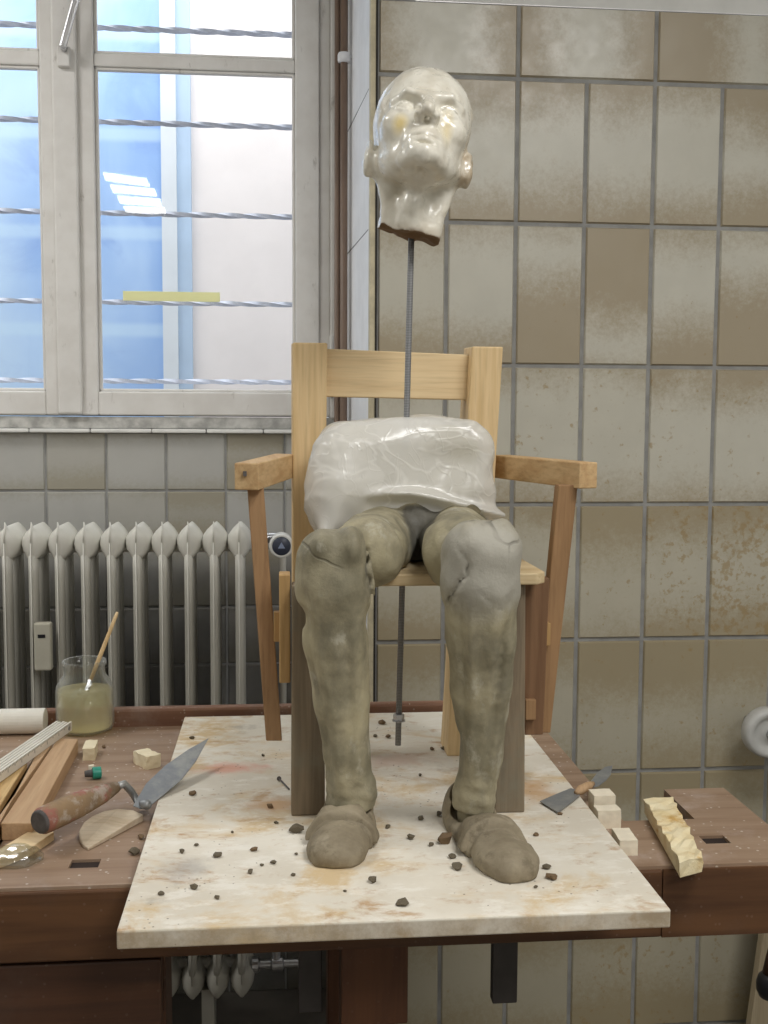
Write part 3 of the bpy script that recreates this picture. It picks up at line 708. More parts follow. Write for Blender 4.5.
# strips that carry the arms
def strip(t0, t1, b0, b1, yt, yb_, d):
    a, b_, c, e = ony(*t0, yt), ony(*t1, yt), ony(*b0, yb_), ony(*b1, yb_)
    dy = Vector((0, d, 0)); m = MB(); m.hexa([c, e, e+dy, c+dy], [a, b_, b_+dy, a+dy]); return m.build('arm_support', ORANGE, chair, bevel=.0015)
strip((247,486), (263.5,486), (266,741), (282,741), 1.595, 1.56, .016)
strip((559,485), (578,485), (534.5,733), (550.5,733), 1.585, 1.60, .026)
# blocks that clamp the strips to the seat
a, b = ony(279,575,1.545), ony(294,683,1.545)
MB().box(a.x, .0150, 1.545, 1.585, b.z, a.z).build('clamp_block', BLOCKW, chair, bevel=.0015)
a, b = ony(275,612,1.57), ony(280,642,1.57)
MB().box(a.x-.002, b.x+.001, 1.57, 1.585, b.z, a.z).build('wedge', BLOCKW, chair, bevel=.0015)
a, b = ony(526,586,1.60), ony(543,730,1.60)
m = MB(); m.hexa([(a.x-.004,1.575,b.z),(b.x-.006,1.575,b.z),(b.x-.006,1.61,b.z),(a.x-.004,1.61,b.z)], [(a.x-.01,1.575,z0),(b.x,1.575,z0),(b.x,1.61,z0),(a.x-.01,1.61,z0)])
m.build('clamp_block', wood('shaded brown block', C255(136,104,76), C255(114,84,60)), chair, bevel=.0015)
a, b = ony(545,623,1.585), ony(550.5,646,1.585)
MB().box(a.x-.002, b.x, 1.585, 1.60, b.z, a.z).build('wedge', BLOCKW, chair, bevel=.0015)
a, b = ony(526,700,1.565), ony(536,720,1.565)
MB().box(a.x, b.x, 1.565, 1.575, b.z, a.z).build('wedge', ORANGE, chair, bevel=.001)

# ================================================================== CLAY FIGURE
fig = empty('clay_figure', (.17, 1.5, BT), 'unfinished seated clay figure, two grey-brown legs with shoes on chair', 'sculpture')
hipL, hipR = ony(385,537,1.68), ony(456,537,1.68)
kL, kR = ony(333,566,1.425), ony(482,562,1.405)
HEM = .9135
def legchain(P, L, k):
    d = None
    for (a, b) in zip(L, L[1:]):
        c = cone(P, ony(*a[:3]), ony(*b[:3]), a[3], b[3]); d = c if d is None else smin(d, c, k)
    return d
def crease(P, pts, w, yc):
    """depth weight of a fold running down the front of a leg, pts = (x, z) from top to bottom"""
    z = P[2]; xs = np.interp(-z, [-p[1] for p in pts], [p[0] for p in pts])
    e = np.clip((pts[0][1]-z)/.03, 0, 1)*np.clip((z-pts[-1][1])/.02, 0, 1)
    return np.exp(-((P[0]-xs)/w)**2)*e*(P[1] < yc)
fold = lambda *q: [(p.x, p.z) for p in [ony(a, b, 1.40) for a, b in q]]
FOLDS = [(fold((304,600),(312,660),(326,720),(334,800)), .0045, .0050), (fold((345,610),(347,660),(352,730),(350,795)), .006, .0028), (fold((364,560),(367,600),(369,660)), .005, .0030),
         (fold((456,590),(462,660),(466,720),(462,795)), .0045, .0042), (fold((500,620),(497,680),(490,750),(484,795)), .005, .0050), (fold((478,600),(478,680),(474,760)), .008, .0020)]
CRACKS = [(fold((452,540),(462,560),(457,576),(449,596),(447,612)), .0024, .006), (fold((470,582),(484,598),(505,612)), .0020, .003), (fold((362,532),(368,552),(366,570),(372,592),(374,612)), .0040, .006),
          (fold((494,535),(500,548),(498,556)), .0018, .003)]
def body(P):
    # viewer's left leg: the thigh meets the knee block at a crease
    L = legchain(P, [(335,585,1.425,.0445), (337,640,1.437,.0440), (342,700,1.446,.0380), (346,750,1.452,.0330), (350,800,1.460,.0320), (350,818,1.462,.0310)], .006)
    kb = rbox(P, kL+Vector((0,.004,-.010)), (.0475,.050,.058), .042)
    L = smin(L, kb, .014)
    L = smin(L, ell(P, ony(321,545,1.405), (.020,.03,.022)), .012); L = smin(L, ell(P, ony(352,548,1.400), (.016,.03,.028)), .012)
    L = smin(L, ell(P, ony(368,788,1.458), (.010,.026,.018)), .012)
    tL = cone(P, ony(367,553,1.500), hipL, .0500, .0530)
    d = smin(L, tL, .0045)
    R = legchain(P, [(481,588,1.405,.0475), (481.5,640,1.420,.0445), (481.5,684,1.430,.0410), (480,755,1.440,.0320), (474,795,1.446,.0290), (474,815,1.450,.0290)], .006)
    R = smin(R, rbox(P, kR+Vector((.000,.002,-.004)), (.0490,.052,.062), .046), .014)
    R = smin(R, ell(P, ony(470,552,1.385), (.022,.028,.034)), .014); R = smin(R, ell(P, ony(503,545,1.395), (.018,.030,.028)), .012)
    tR = cone(P, ony(461,553,1.480), hipR, .0500, .0530)
    d = smin(d, smin(R, tR, .008), .006)
    hem = HEM+.004*np.sin(P[0]*60)+.10*(P[1]-1.455)
    d = smax(d, hem-P[2], .004)
    # bare ankles inside the shoes
    d = smin(d, cone(P, ony(350,800,1.462), ony(350,838,1.468), .0265, .0265), .004)
    d = smin(d, cone(P, ony(475,795,1.455), ony(474,835,1.466), .0255, .0255), .004)
    # pelvis and trunk stump
    d = smin(d, ell(P, (.206,1.690,1.268), (.100,.070,.062))+vnoise(P[0]*60, P[1]*60, P[2]*60, 19)*.003, .010)
    tr = rbox(P, (.192,1.705,1.345), (.120,.050,.088), .05)
    d = smin(d, tr, .02)
    knee = np.clip((P[2]-1.16)/.06, 0, 1)
    n = vnoise(P[0]*30, P[1]*30, P[2]*13, 1)*.0024+vnoise(P[0]*80, P[1]*80, P[2]*40, 2)*.0011+knee*vnoise(P[0]*38, P[1]*38, P[2]*38, 6)*.0036+vnoise(P[0]*14, P[1]*14, P[2]*5, 7)*.003
    for pts, w, amp in FOLDS:
        n = n+amp*crease(P, pts, w, 1.46)-.5*amp*crease(P, [(x+2.2*w, z) for x, z in pts], w*1.2, 1.46)
    for pts, w, amp in CRACKS:
        wob = vnoise(P[0]*120, P[1]*120, P[2]*90, 31)*.004
        n = n+amp*crease((P[0]+wob, P[1], P[2]), pts, w, 1.47)
    low = np.clip((.985-P[2])/.05, 0, 1)
    n = n-low*.0007*np.sin(P[2]*330+P[0]*60+3*vnoise(P[0]*20, P[1]*20, P[2]*20, 9))
    d = d+n
    return np.maximum(d, 1.2275-P[2]-9*(P[1] < 1.522))
me, P = surface_net('body', body, (.005, 1.33, .884), (.345, 1.765, 1.44), .0036)
tint = np.zeros((len(P), 4)); tint[:, 3] = 1
kd = np.minimum(np.linalg.norm(P-np.array(kL+Vector((-.005,-.02,.03))), axis=1)+.02, np.linalg.norm(P-np.array(kR+Vector((.0,-.02,.0))), axis=1)-.035)
tint[:, 0] = np.clip(1.0-kd/.085, 0, 1)*.85
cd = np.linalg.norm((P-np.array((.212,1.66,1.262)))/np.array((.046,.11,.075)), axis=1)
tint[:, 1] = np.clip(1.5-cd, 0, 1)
tint[:, 2] = np.clip((P[:, 2]-1.310)/.025, 0, 1)*np.clip((P[:, 1]-1.60)/.03, 0, 1)
for pts, w, amp in CRACKS: tint[:, 1] = np.maximum(tint[:, 1], .55*crease((P[:, 0]+vnoise(P[:, 0]*120, P[:, 1]*120, P[:, 2]*90, 31)*.004, P[:, 1], P[:, 2]), pts, w*1.3, 1.47))
tint[:, 1] *= 1-tint[:, 2]
vcol(me, 'tint', tint)
link_mesh('body', me, CLAY, fig, smooth=True)

def shoe(heel, toe, w, strap_px):
    heel, toe = Vector(heel), Vector(toe); L = (toe-heel).length; ux = (toe-heel).normalized(); uy = Vector((0,0,1)).cross(ux)
    def loc(P):
        q = [P[i]-(heel[i]) for i in range(3)]
        return [q[0]*ux.x+q[1]*ux.y, q[0]*uy.x+q[1]*uy.y, q[2]]
    def f(P):
        u, v, z = loc(P)
        Q = [u, v, z]
        d = ell(Q, (L-.054, 0, .011), (.055, w*.50, .026))
        d = smin(d, ell(Q, (L*.54, 0, .011), (.066, w*.455, .029)), .012)
        d = smin(d, ell(Q, (.046, 0, .020), (.047, w*.42, .045)), .020)
        sole = smax(rbox(Q, (L*.5, 0, .004), (L*.5, w*.47, .011), .008), ell(Q, (L*.52, 0, .0), (L*.54, w*.54, .2)), .01)
        d = smin(d, sole, .008)
        op = smin(cone(Q, (.052, 0, .030), (.060, 0, .12), w*.355, w*.40), cone(Q, (.072, 0, .036), (.085, 0, .12), w*.34, w*.42), .01)
        d = smax(d, -op, .005)
        gr = np.abs(u-(L*strap_px)+z*.25-.0150)
        d = d+.0055*np.exp(-(gr/.0030)**2)+.0035*np.clip((u-L*strap_px+z*.25-.012)/.002, 0, 1)*np.exp(-np.clip(u-L*strap_px, 0, 1)/.045)
        d = d+vnoise(P[0]*40, P[1]*40, P[2]*40, 4)*.0024+vnoise(P[0]*110, P[1]*110, P[2]*110, 8)*.0009
        return np.maximum(d, -z+.0005)
    lo = [min(heel[i], toe[i])-.075 for i in range(3)]; hi = [max(heel[i], toe[i])+.075 for i in range(3)]
    lo[2] = BT-.006; hi[2] = BT+.10
    me, P = surface_net('shoe', f, lo, hi, .0025)
    s = link_mesh('shoe', me, SHOE, fig, smooth=True)
    def g(P):
        u, v, z = loc(P)
        band = np.abs(u-(L*strap_px)+z*.25)-.0115-.0015*np.cos(v*70)
        return smax(f(P)-.0066-vnoise(P[0]*60, P[1]*60, P[2]*60, 5)*.0008, smax(band, .007-z, .001), .0008)
    me, P = surface_net('strap', g, lo, hi, .0022)
    link_mesh('strap', me, SHOE, s, smooth=True)
shoe((.1030,1.520,BT), (.0650,1.335,BT), .083, .585)
shoe((.2545,1.515,BT), (.2900,1.275,BT), .082, .60)

# ------------------------------------------------------------------ plastic film round the trunk
def film(P):
    x, y, z = P
    d = rbox(P, (.192,1.695,1.345), (.134,.070,.096), .040)
    d = smin(d, ell(P, (.085,1.66,1.325), (.045,.060,.085)), .03)
    d = smin(d, cone(P, (.080,1.640,1.34), (.066,1.600,1.275), .022, .020), .03)      # hem falling on the thigh
    d = d+.10*np.clip(.150-x, 0, .2)*np.clip((z-1.38)/.06, 0, 1)                       # sagging left shoulder
    q = vnoise(x*5, y*5, z*5, 15)*.25
    def ridge(a, b, c, sd): return np.maximum(0, 1-np.abs(vnoise(x*a+q*3, y*b, z*c+q*4, sd))*3.4)
    d = d-ridge(10, 9, 16, 11)*.0017-ridge(19, 15, 11, 12)*.0008-ridge(9, 9, 26, 16)*.0026+vnoise(x*8, y*8, z*8, 13)*.013+vnoise(x*17+z*9, y*17, z*22-x*9, 17)*.0055+.002
    fz = 1.320-.10*np.clip(x-.20, 0, 1)+.012*np.sin((x-.06)*14)
    d = d-.013*np.exp(-((z-fz)/.007)**2)*np.clip((1.69-y)/.05, 0, 1)*np.clip((x-.12)/.05, 0, 1)
    d = d+.008*np.exp(-((z-fz+.018)/.009)**2)*np.clip((1.69-y)/.05, 0, 1)*np.clip((x-.12)/.05, 0, 1)
    return d
me, P = surface_net('plastic_sheet', film, (.0, 1.53, 1.22), (.38, 1.80, 1.48), .0042)
bm = bmesh.new(); bm.from_mesh(me)
hem = lambda c: 1.272+.012*math.sin(c.x*70)+.005*math.sin(c.x*173+c.y*60)+(.0 if c.x < .12 else .03*min(1, (c.x-.12)/.05))-(.03 if c.x > .30 else 0)
bmesh.ops.delete(bm, geom=[f for f in bm.faces if f.calc_center_median().z < hem(f.calc_center_median()) and f.calc_center_median().y < 1.70 or f.calc_center_median().z < 1.245], context='FACES')
bmesh.ops.delete(bm, geom=[v for v in bm.verts if not v.link_faces], context='VERTS')
for _ in range(10):
    nw = {}
    for v in bm.verts:
        nb = [e.other_vert(v).co for e in v.link_edges if e.is_boundary]
        if len(nb) >= 2: nw[v] = v.co*.4+sum(nb, Vector())/len(nb)*.6
    for v, c_ in nw.items(): v.co = c_
bm.to_mesh(me); bm.free()
tag(link_mesh('plastic_sheet', me, FILM, None, smooth=True), 'milky crumpled plastic sheet wrapped round the trunk of the clay figure', 'plastic sheet')

# ------------------------------------------------------------------ rod, nut, head
rb, rtop = ony(398, 745, 1.66), ony(411.5, 232, 1.66)
rod = tag(MB().tube([rb, rtop+(rtop-rb)*.10], .0046, 14).build('threaded_rod', RODM, smooth=True, origin=tuple(rb)), 'long grey threaded steel rod holding the plaster head above chair', 'rod')
n0 = rb+(rtop-rb)*((716-745)/(232-745))*1.0
MB().lathe(n0-Vector((0,0,.004)), [(.0082,0),(.0088,.002),(.0088,.007),(.0082,.009)], 6).build('nut', STEEL, rod)
MB().lathe(n0-Vector((0,0,.006)), [(.0105,0),(.0105,.0018)], 20).build('washer', STEEL, rod)

HC = ony(421.5, 139.5, 1.640)
HR = (Matrix.Rotation(math.radians(-3), 3, 'Z') @ Matrix.Rotation(math.radians(7), 3, 'Y') @ Matrix.Rotation(math.radians(-21), 3, 'X'))
HRi = np.array(HR.inverted())
def to_head(P):
    q = [P[i]-HC[i] for i in range(3)]
    return [HRi[i][0]*q[0]+HRi[i][1]*q[1]+HRi[i][2]*q[2] for i in range(3)]
nk0 = HRi @ np.array(ony(421,172,1.675)-HC); nk1 = HRi @ np.array(ony(407,240,1.665)-HC)
nkL = HRi @ np.array(ony(391,226,1.640)-HC); nkR = HRi @ np.array(ony(430,236,1.635)-HC); adam = HRi @ np.array(ony(413,205,1.615)-HC)
throat = HRi @ np.array(ony(412,228,1.62)-HC)
def head(PW):
    P = to_head(PW); x, y, z = P; ax_ = np.abs(x); S = [ax_, y, z]
    d = ell(P, (0,.022,.034), (.0695,.092,.079))                     # skull
    d = smin(d, ell(P, (0,-.004,.034), (.0665,.068,.060)), .02)      # broad forehead
    d = smin(d, ell(P, (0,-.022,-.016), (.0575,.062,.074)), .03)     # face block
    d = smin(d, cone(S, (.051,.008,-.048), (.018,-.064,-.078), .014, .014), .022)    # jaw
    d = smin(d, ell(P, (0,-.080,-.078), (.022,.018,.017)), .010)     # chin
    d = smin(d, ell(S, (.042,-.054,-.022), (.016,.016,.013)), .022)  # cheek bones
    d = smin(d, cone(S, (.010,-.0845,.0115), (.030,-.0805,.0155), .0055, .0052), .010); d = smin(d, cone(S, (.030,-.0805,.0155), (.047,-.0620,.0110), .0052, .0045), .010)   # brow
    d = smax(d, -ell(S, (.0300,-.0900,-.0030), (.0175,.0200,.0110)), .006)  # sockets
    ec = (.0300,-.0665,-.0055); ey = sph(S, ec, .0128); dx2 = (ax_-.0300)**2
    d = smin(d, ey, .002)
    lid = smax(sph(S, ec, .0152), (.0012-28*dx2)-z, .0008); d = smin(d, lid, .0015)     # upper lid
    lid = smax(sph(S, ec, .0148), z-(-.0108+24*dx2), .0008); d = smin(d, lid, .0022)    # lower lid
    d = smin(d, cone(P, (0,-.0820,.012), (0,-.1060,-.025), .0060, .0098), .007)        # nose
    d = smin(d, ell(S, (.0115,-.0940,-.0290), (.0078,.0105,.0075)), .005)
    d = smax(d, -ell(S, (.0068,-.1010,-.0385), (.0044,.0060,.0050)), .002)            # nostrils
    d = smin(d, ell(P, (0,-.0770,-.0540), (.028,.016,.018)), .014)     # muzzle
    d = smax(d, -cone(P, (0,-.0965,-.0400), (0,-.0975,-.0490), .0024, .0030), .005)
    d = smin(d, cone(S, (0,-.0915,-.0545), (.020,-.0845,-.0575), .0045, .0022), .004) # lips
    d = smin(d, cone(S, (0,-.0900,-.0635), (.017,-.0845,-.0610), .0050, .0024), .004)
    d = smax(d, -cone(S, (0,-.0975,-.0588), (.023,-.0870,-.0592), .0016, .0014), .0025)
    d = smax(d, -cone(S, (.0185,-.0950,-.034), (.030,-.0830,-.056), .0020, .0018), .009) # folds beside the nose
    d = smax(d, -ell(P, (0,-.0965,-.0705), (.017,.008,.0038)), .005)
    # ears
    er = ell(S, (.0735,.018,-.031), (.0085,.019,.028))
    er = smax(er, -ell(S, (.0825,.010,-.026), (.0065,.010,.016)), .004)
    d = smin(d, er, .012); d = smin(d, cone(S, (.066,.024,-.020), (.066,.022,-.045), .010, .008), .008)
    # hair cap with a ridge at the hairline
    cap = ell(P, (0,.026,.036), (.0720,.0925,.0775)); hl = smax(cap, -(y+.052-.5*np.clip(-.035-z*0+ax_*.0, -1, 0)*0+np.clip(.055-z, 0, .2)*-.85), .003)
    d = smin(d, hl, .003)
    # neck, tendons, broken lower edge
    d = smin(d, cone(P, nk0, nk1, .0475, .0480), .020)
    d = smin(d, cone(P, (-.050,.020,-.040), nkL, .012, .012), .016)
    d = smin(d, cone(P, (.050,.020,-.040), nkR, .012, .013), .016)
    d = smin(d, ell(P, adam, (.012,.012,.015)), .024)
    d = smin(d, cone(P, throat, nk1, .012, .02), .02)
    W = PW
    d = d+vnoise(W[0]*45, W[1]*45, W[2]*45, 21)*.0016+vnoise(W[0]*110, W[1]*110, W[2]*110, 22)*.0007
    cut = (CUT0-W[2])+(-.24)*(W[0]-HC[0])+.10*(W[1]-1.66)+vnoise(W[0]*60, W[1]*60, 0*W[2], 23)*.006
    return np.maximum(d, cut)
CUT0 = ony(406, 234, 1.63).z
me, P = surface_net('plaster_bust', head, (HC.x-.13, HC.y-.15, CUT0-.03), (HC.x+.13, HC.y+.15, HC.z+.14), .0017)
nn = np.zeros(len(me.vertices)*3); me.vertices.foreach_get('normal', nn); nn = nn.reshape(-1, 3)
C = np.zeros((len(P), 4)); C[:, 3] = 1
ps = np.stack(to_head([P[:, 0], P[:, 1], P[:, 2]]), 1)
C[:, 0] = np.clip(1.3-np.linalg.norm((ps-np.array((-.036,-.075,-.032)))/np.array((.011,.03,.014)), axis=1), 0, 1)+.6*np.clip(1.2-np.linalg.norm((ps-np.array((.030,-.08,-.030)))/np.array((.010,.03,.03)), axis=1), 0, 1)
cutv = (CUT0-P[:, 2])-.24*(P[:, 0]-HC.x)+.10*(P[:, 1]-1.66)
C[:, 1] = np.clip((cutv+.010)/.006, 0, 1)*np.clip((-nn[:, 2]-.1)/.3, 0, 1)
C[:, 2] = np.clip((np.abs(ps[:, 0])-.052)/.012, 0, 1)*np.clip((ps[:, 1]+.03)/.03, 0, 1)*np.clip((ps[:, 0])/.02, 0, 1)*.8+np.clip((cutv+.02)/.02, 0, 1)*.3
vcol(me, 'tint', np.clip(C, 0, 1))
tag(link_mesh('plaster_bust', me, HEADM, None, smooth=True), 'glossy cream plaster head with chin raised, set on the steel rod', 'head')

# ================================================================== THINGS ON THE LEFT OF THE BENCH
# jar of cloudy water
jc = onz(85.5, 730, BZ); JR = .0530; JH = .1335
jar = empty('glass_jar', (jc.x, jc.y, BZ), 'open glass jar of cloudy water with a stick in it, before radiator', 'jar')
prof = [(.001,.002),(.040,.0),(.050,.004),(JR,.012),(JR,.074),(.0515,.086),(.045,.098),(.039,.105),(.0375,.110),(.0375,.122),(.040,.124),(.0405,.130),(.039,JH),(.0365,.1325),(.0355,.124),(.0355,.110),(.037,.106),(.043,.097),(.0495,.085),(JR-.002,.073),(JR-.002,.013),(.048,.006),(.039,.0035),(.001,.004)]
MB().lathe(jc, prof, 40, cap=False).build('glass_body', JARG, jar, smooth=True)
MB().lathe(jc, [(.001,.005),(.047,.007),(.0505,.013),(.0505,.078),(.001,.0782)], 40, cap=False).build('water', WATER, jar, smooth=True)
a = ony(117.5, 612, jc.y+.012)
b = Vector((jc.x+.0, jc.y-.005, BZ+.045)); b = ony(78, 712, jc.y-.01)
st = empty('paint_stick', tuple(b), 'thin wooden stick standing tilted in the jar of cloudy water', 'stick')
MB().tube([b+(a-b)*.30, b+(a-b)*.55, b+(a-b)*.96, a], [.0035,.0042,.0034,.0022], 12).build('handle', PINE, st, smooth=True)
MB().tube([b, b+(a-b)*.32], [.0055,.0042], 12).build('ferrule', STEEL, st, smooth=True)

# white bar by the back rail
a, b = onz(-30, 734, BZ), onz(46, 733, BZ)
tag(MB().tube([(a.x, 2.052, BZ+.0235), (b.x, 2.052, BZ+.0235)], .0235, 28).build('round_bar', RULEM, bevel=.002), 'thick off-white round bar lying along the back rail behind ruler', 'bar')

# planks
def plank(q, h, mat, lab, name='wood_plank'):
    pts = [onz(px, py, BZ+h) for px, py in q]
    m = MB(); m.hexa([(p.x, p.y, BZ) for p in pts], [(p.x, p.y, BZ+h) for p in pts])
    return tag(m.build(name, mat, bevel=.0015), lab, 'plank')
plank([(1,823),(33,823),(78,739),(58,738)], .025, PLANK, 'thick square-cut wooden plank under the folding ruler, nearest the trowel handle')
plank([(-14,846),(-4,822),(52,744),(40,746)], .025, PLANK, 'narrow wooden plank lying between the thick plank and the rough piece')
plank([(-40,800),(-6,815),(27,762),(0,765)], .024, RAWPLY, 'rough sawn yellowish board at the left edge under the ruler')

# folding rule: five leaves on edge
p0, p1 = onz(64, 722, BZ+.040), onz(-24, 783, BZ+.040)
rul = empty('folding_ruler', ((p0.x+p1.x)/2, (p0.y+p1.y)/2, BZ+.0255), 'white wooden folding ruler with closed leaves lying across the planks', 'ruler')
dr = (p1-p0).normalized(); sd = Vector((0,0,1)).cross(dr)
for k in range(5):
    off = sd*(k-2)*.0064; zz = Vector((0,0,-.0065))
    m = MB(); m.bar(p0+off+zz+dr*(.004*(k % 2)), p1+off+zz, .0042, .0165, sd); lf = m.build('leaf', RULEM, rul, bevel=.0008)
out = max((-2, 2), key=lambda k: -(p0+sd*k*.0064).y)
m = MB(); L = (p1-p0).length; zz = Vector((0,0,-.0065)); k = 0
sgn = 1 if out > 0 else -1
while .01+k*.005 < L-.01:
    hgt = .009 if k % 10 == 0 else (.006 if k % 5 == 0 else .0035)
    c = p0+sd*(out*.0064+sgn*.0022)+dr*(.01+k*.005)+Vector((0,0,.0015-hgt/2)); m.bar(c-Vector((0,0,hgt/2)), c+Vector((0,0,hgt/2)), .0010, .0004, dr); k += 1
m.build('scale_marks', TICKM, rul)
m = MB(); c = p0+sd*(out*.0064)+dr*.014+zz; m.lathe(c, [(.004,0),(.004,.0034*1)], 14, sd*sgn); m.build('rivet', STEEL, rul)

def lump(name, c, size, rot, mat, lab, cat, seed, rough=.08, res=6, group=None):
    m = MB(); bmesh.ops.create_cube(m.bm, size=1.0); bmesh.ops.subdivide_edges(m.bm, edges=m.bm.edges[:], cuts=res*2, use_grid_fill=True)
    R = Matrix.Rotation(rot, 3, 'Z'); rr = random.Random(seed); sx = Vector(size)
    for v in m.bm.verts:
        p = Vector((v.co.x*sx.x, v.co.y*sx.y, v.co.z*sx.z)); k = min(size)*rough
        n = Vector([float(vnoise(np.array([p.x*160+seed*3.1+q*7.7]), np.array([p.y*160]), np.array([p.z*160]), seed+q)[0]) for q in range(3)])
        n2 = Vector([float(vnoise(np.array([p.x*60+seed*3.1+q*7.7]), np.array([p.y*60]), np.array([p.z*60]), seed+q)[0]) for q in range(3)])
        if v.co.z < -.49: n.z = 0; n2.z = 0
        v.co = R @ (p*Vector((1, 1, 1)).x+n*k*.55+n2*k*.5)+Vector(c)+Vector((0, 0, size[2]/2))
    return tag(m.build(name, mat, bevel=.0), lab, cat, group)
def on_bench(px, py): return onz(px, py, BZ)
p = on_bench(90.5, 756); lump('plaster_block', (p.x, p.y, BZ), (.020,.052,.021), .05, BLOCK, 'small cream plaster block in front of the glass jar', 'block', 31, .07)
p = on_bench(147, 765); lump('plaster_block', (p.x, p.y, BZ), (.026,.046,.022), .62, BLOCK, 'yellowish plaster block between the jar and trowel blade', 'block', 33, .10)
p = on_bench(606, 820); lump('plaster_block', (p.x, p.y+.022, BZ), (.032,.030,.034), .0, BLOCK_CLEAN, 'white plaster cube right of the board, farther of two touching', 'block', 35, .03)
p = on_bench(610, 829); lump('plaster_block', (p.x-.001, p.y+.012, BZ), (.034,.022,.027), .03, BLOCK_CLEAN, 'white plaster block right of board, touching the cube behind it', 'block', 36, .03)
p = on_bench(629, 856); lump('plaster_block', (p.x+.001, p.y+.024, BZ), (.0245,.046,.021), -.05, BLOCK_CLEAN, 'flat cream plaster block between board edge and long stained bar', 'block', 37, .03)

# long stained bar lying over the bench end
h = .022
q = [onz(680,862,BZ+h), onz(703,856,BZ+h), onz(673,797,BZ+h), onz(644,799,BZ+h)]
m = MB(); N = 16; rr = random.Random(4)
def lerp(a, b, t): return a+(b-a)*t
rs = []
for i in range(N+1):
    t = i/N; a, b = lerp(q[0], q[3], t), lerp(q[1], q[2], t); wv = b-a
    j = lambda s_: Vector((rr.uniform(-s_, s_), rr.uniform(-s_, s_), rr.uniform(-s_, s_)))
    ring = [Vector((a.x, a.y, BZ+.0005))+wv*.02, Vector((a.x, a.y, BZ+h*.5))+j(.002), a+j(.0022), a+wv*.33+j(.0022), a+wv*.66+j(.002), b+j(.0022), Vector((b.x, b.y, BZ+h*.5))+j(.002), Vector((b.x, b.y, BZ+.0005))-wv*.02]
    rs.append(ring)
m.rings(rs); tag(m.build('plaster_bar', CHUNK, bevel=.001), 'long broken plaster bar with yellow stains lying over the bench end', 'bar')

# teal cap
p = on_bench(95, 779); tc = empty('plastic_stopper', (p.x, p.y, BZ), 'small teal plastic cap with a grey tip behind the trowel handle', 'cap')
d = Vector((.9, .25, 0)).normalized(); c = Vector((p.x, p.y, BZ+.010))
MB().tube([c-d*.004, c+d*.010], .0098, 18).build('cap_body', TEAL, tc, smooth=False, bevel=.0015)
MB().tube([c-d*.016, c-d*.004], [.005,.0065], 14).build('grey_tip', KNOB_END, tc)
lump('plaster_chip', (on_bench(90,777).x, on_bench(90,777).y+.012, BZ), (.008,.008,.016), .3, BLOCK_CLEAN, 'tiny white plaster chip standing behind the teal cap', 'chip', 39, .12, 2)

# pointing trowel
hx = ony(40, 822, 1.475); h1 = ony(116, 787, 1.60)
_e = onz(147, 805, BZ+.028); nk = [h1, ony(124, 784, 1.612), ony(131, 791, 1.62), ony(138, 802, 1.625), _e]
zf = max(0, BZ+.020-hx.z)
tr = empty('trowel', ((hx.x+h1.x)/2, (hx.y+h1.y)/2, BZ), 'pointing trowel with grimy wooden handle, steel blade resting on board', 'trowel')
ln = h1-hx
MB().tube([hx, hx+ln*.03, hx+ln*.12, hx+ln*.45, hx+ln*.8, h1], [.0155,.0185,.0190,.0185,.0145,.0085], 20).build('handle', TROWH, tr, smooth=True)
MB().tube([hx-ln.normalized()*.003, hx+ln*.012], [.0150,.0172], 20).build('handle_end', KNOB_END, tr, smooth=False, bevel=.002)
MB().tube(nk, [.0062,.0058,.0056,.0060,.0070], 12).build('tang', BLADE, tr, smooth=True)
base = nk[-1]; tip = ony(208.5, 739, 1.86)
bl_out = [(133,806,0.0),(146,784,.22),(165,766,.5),(188,750,.8),(208.5,738.5,1.0),(196,761,.78),(182,779,.55),(166,793,.32),(150,806,.12),(141,809,.04)]
bp0 = onz(139, 807, BZ+.020); bp1 = onz(208.5, 738.5, BT+.045); bax = (bp1-bp0).normalized()
bnm = Vector((.10, -.42, .90)); bnm = (bnm-bax*bnm.dot(bax)).normalized()
def onplane(px, py): d = ray(px, py); return EYE+d*((bp0-EYE).dot(bnm)/d.dot(bnm))
vs = [onplane(px, py) for px, py, t in bl_out]
m = MB(); nrm = bnm
m.hexa([v-nrm*.0007 for v in vs], [v+nrm*.0007 for v in vs]); m.build('blade', BLADE, tr)

# D shaped wooden scraper
q = [(88,848),(143.5,814.5),(133,810),(118,808.5),(104,811),(92,816),(84,822),(79,831),(79.5,838),(83,845)]
zt = [.004,.010,.016,.020,.020,.019,.016,.010,.006,.004]
top = [onz(px, py, BZ+z) for (px, py), z in zip(q, zt)]
m = MB(); m.hexa([(v.x, v.y, BZ) if i in (0, 1, 9, 8) else (v.x, v.y, v.z-.006) for i, v in enumerate(top)], top)
tag(m.build('wooden_scraper', SCRAPW, bevel=.001), 'half-round pale wooden scraper lying below the trowel handle', 'scraper')
# pale spatula
q = [(-6,862),(30,848),(54,832),(47,824),(32,829),(-6,852)]
top = [onz(px, py, BZ+.012) for px, py in q]
m = MB(); m.hexa([(v.x, v.y, BZ) for v in top], top); tag(m.build('wooden_spatula', PINE_X, bevel=.001), 'pale pointed wooden spatula under the trowel handle end', 'spatula')
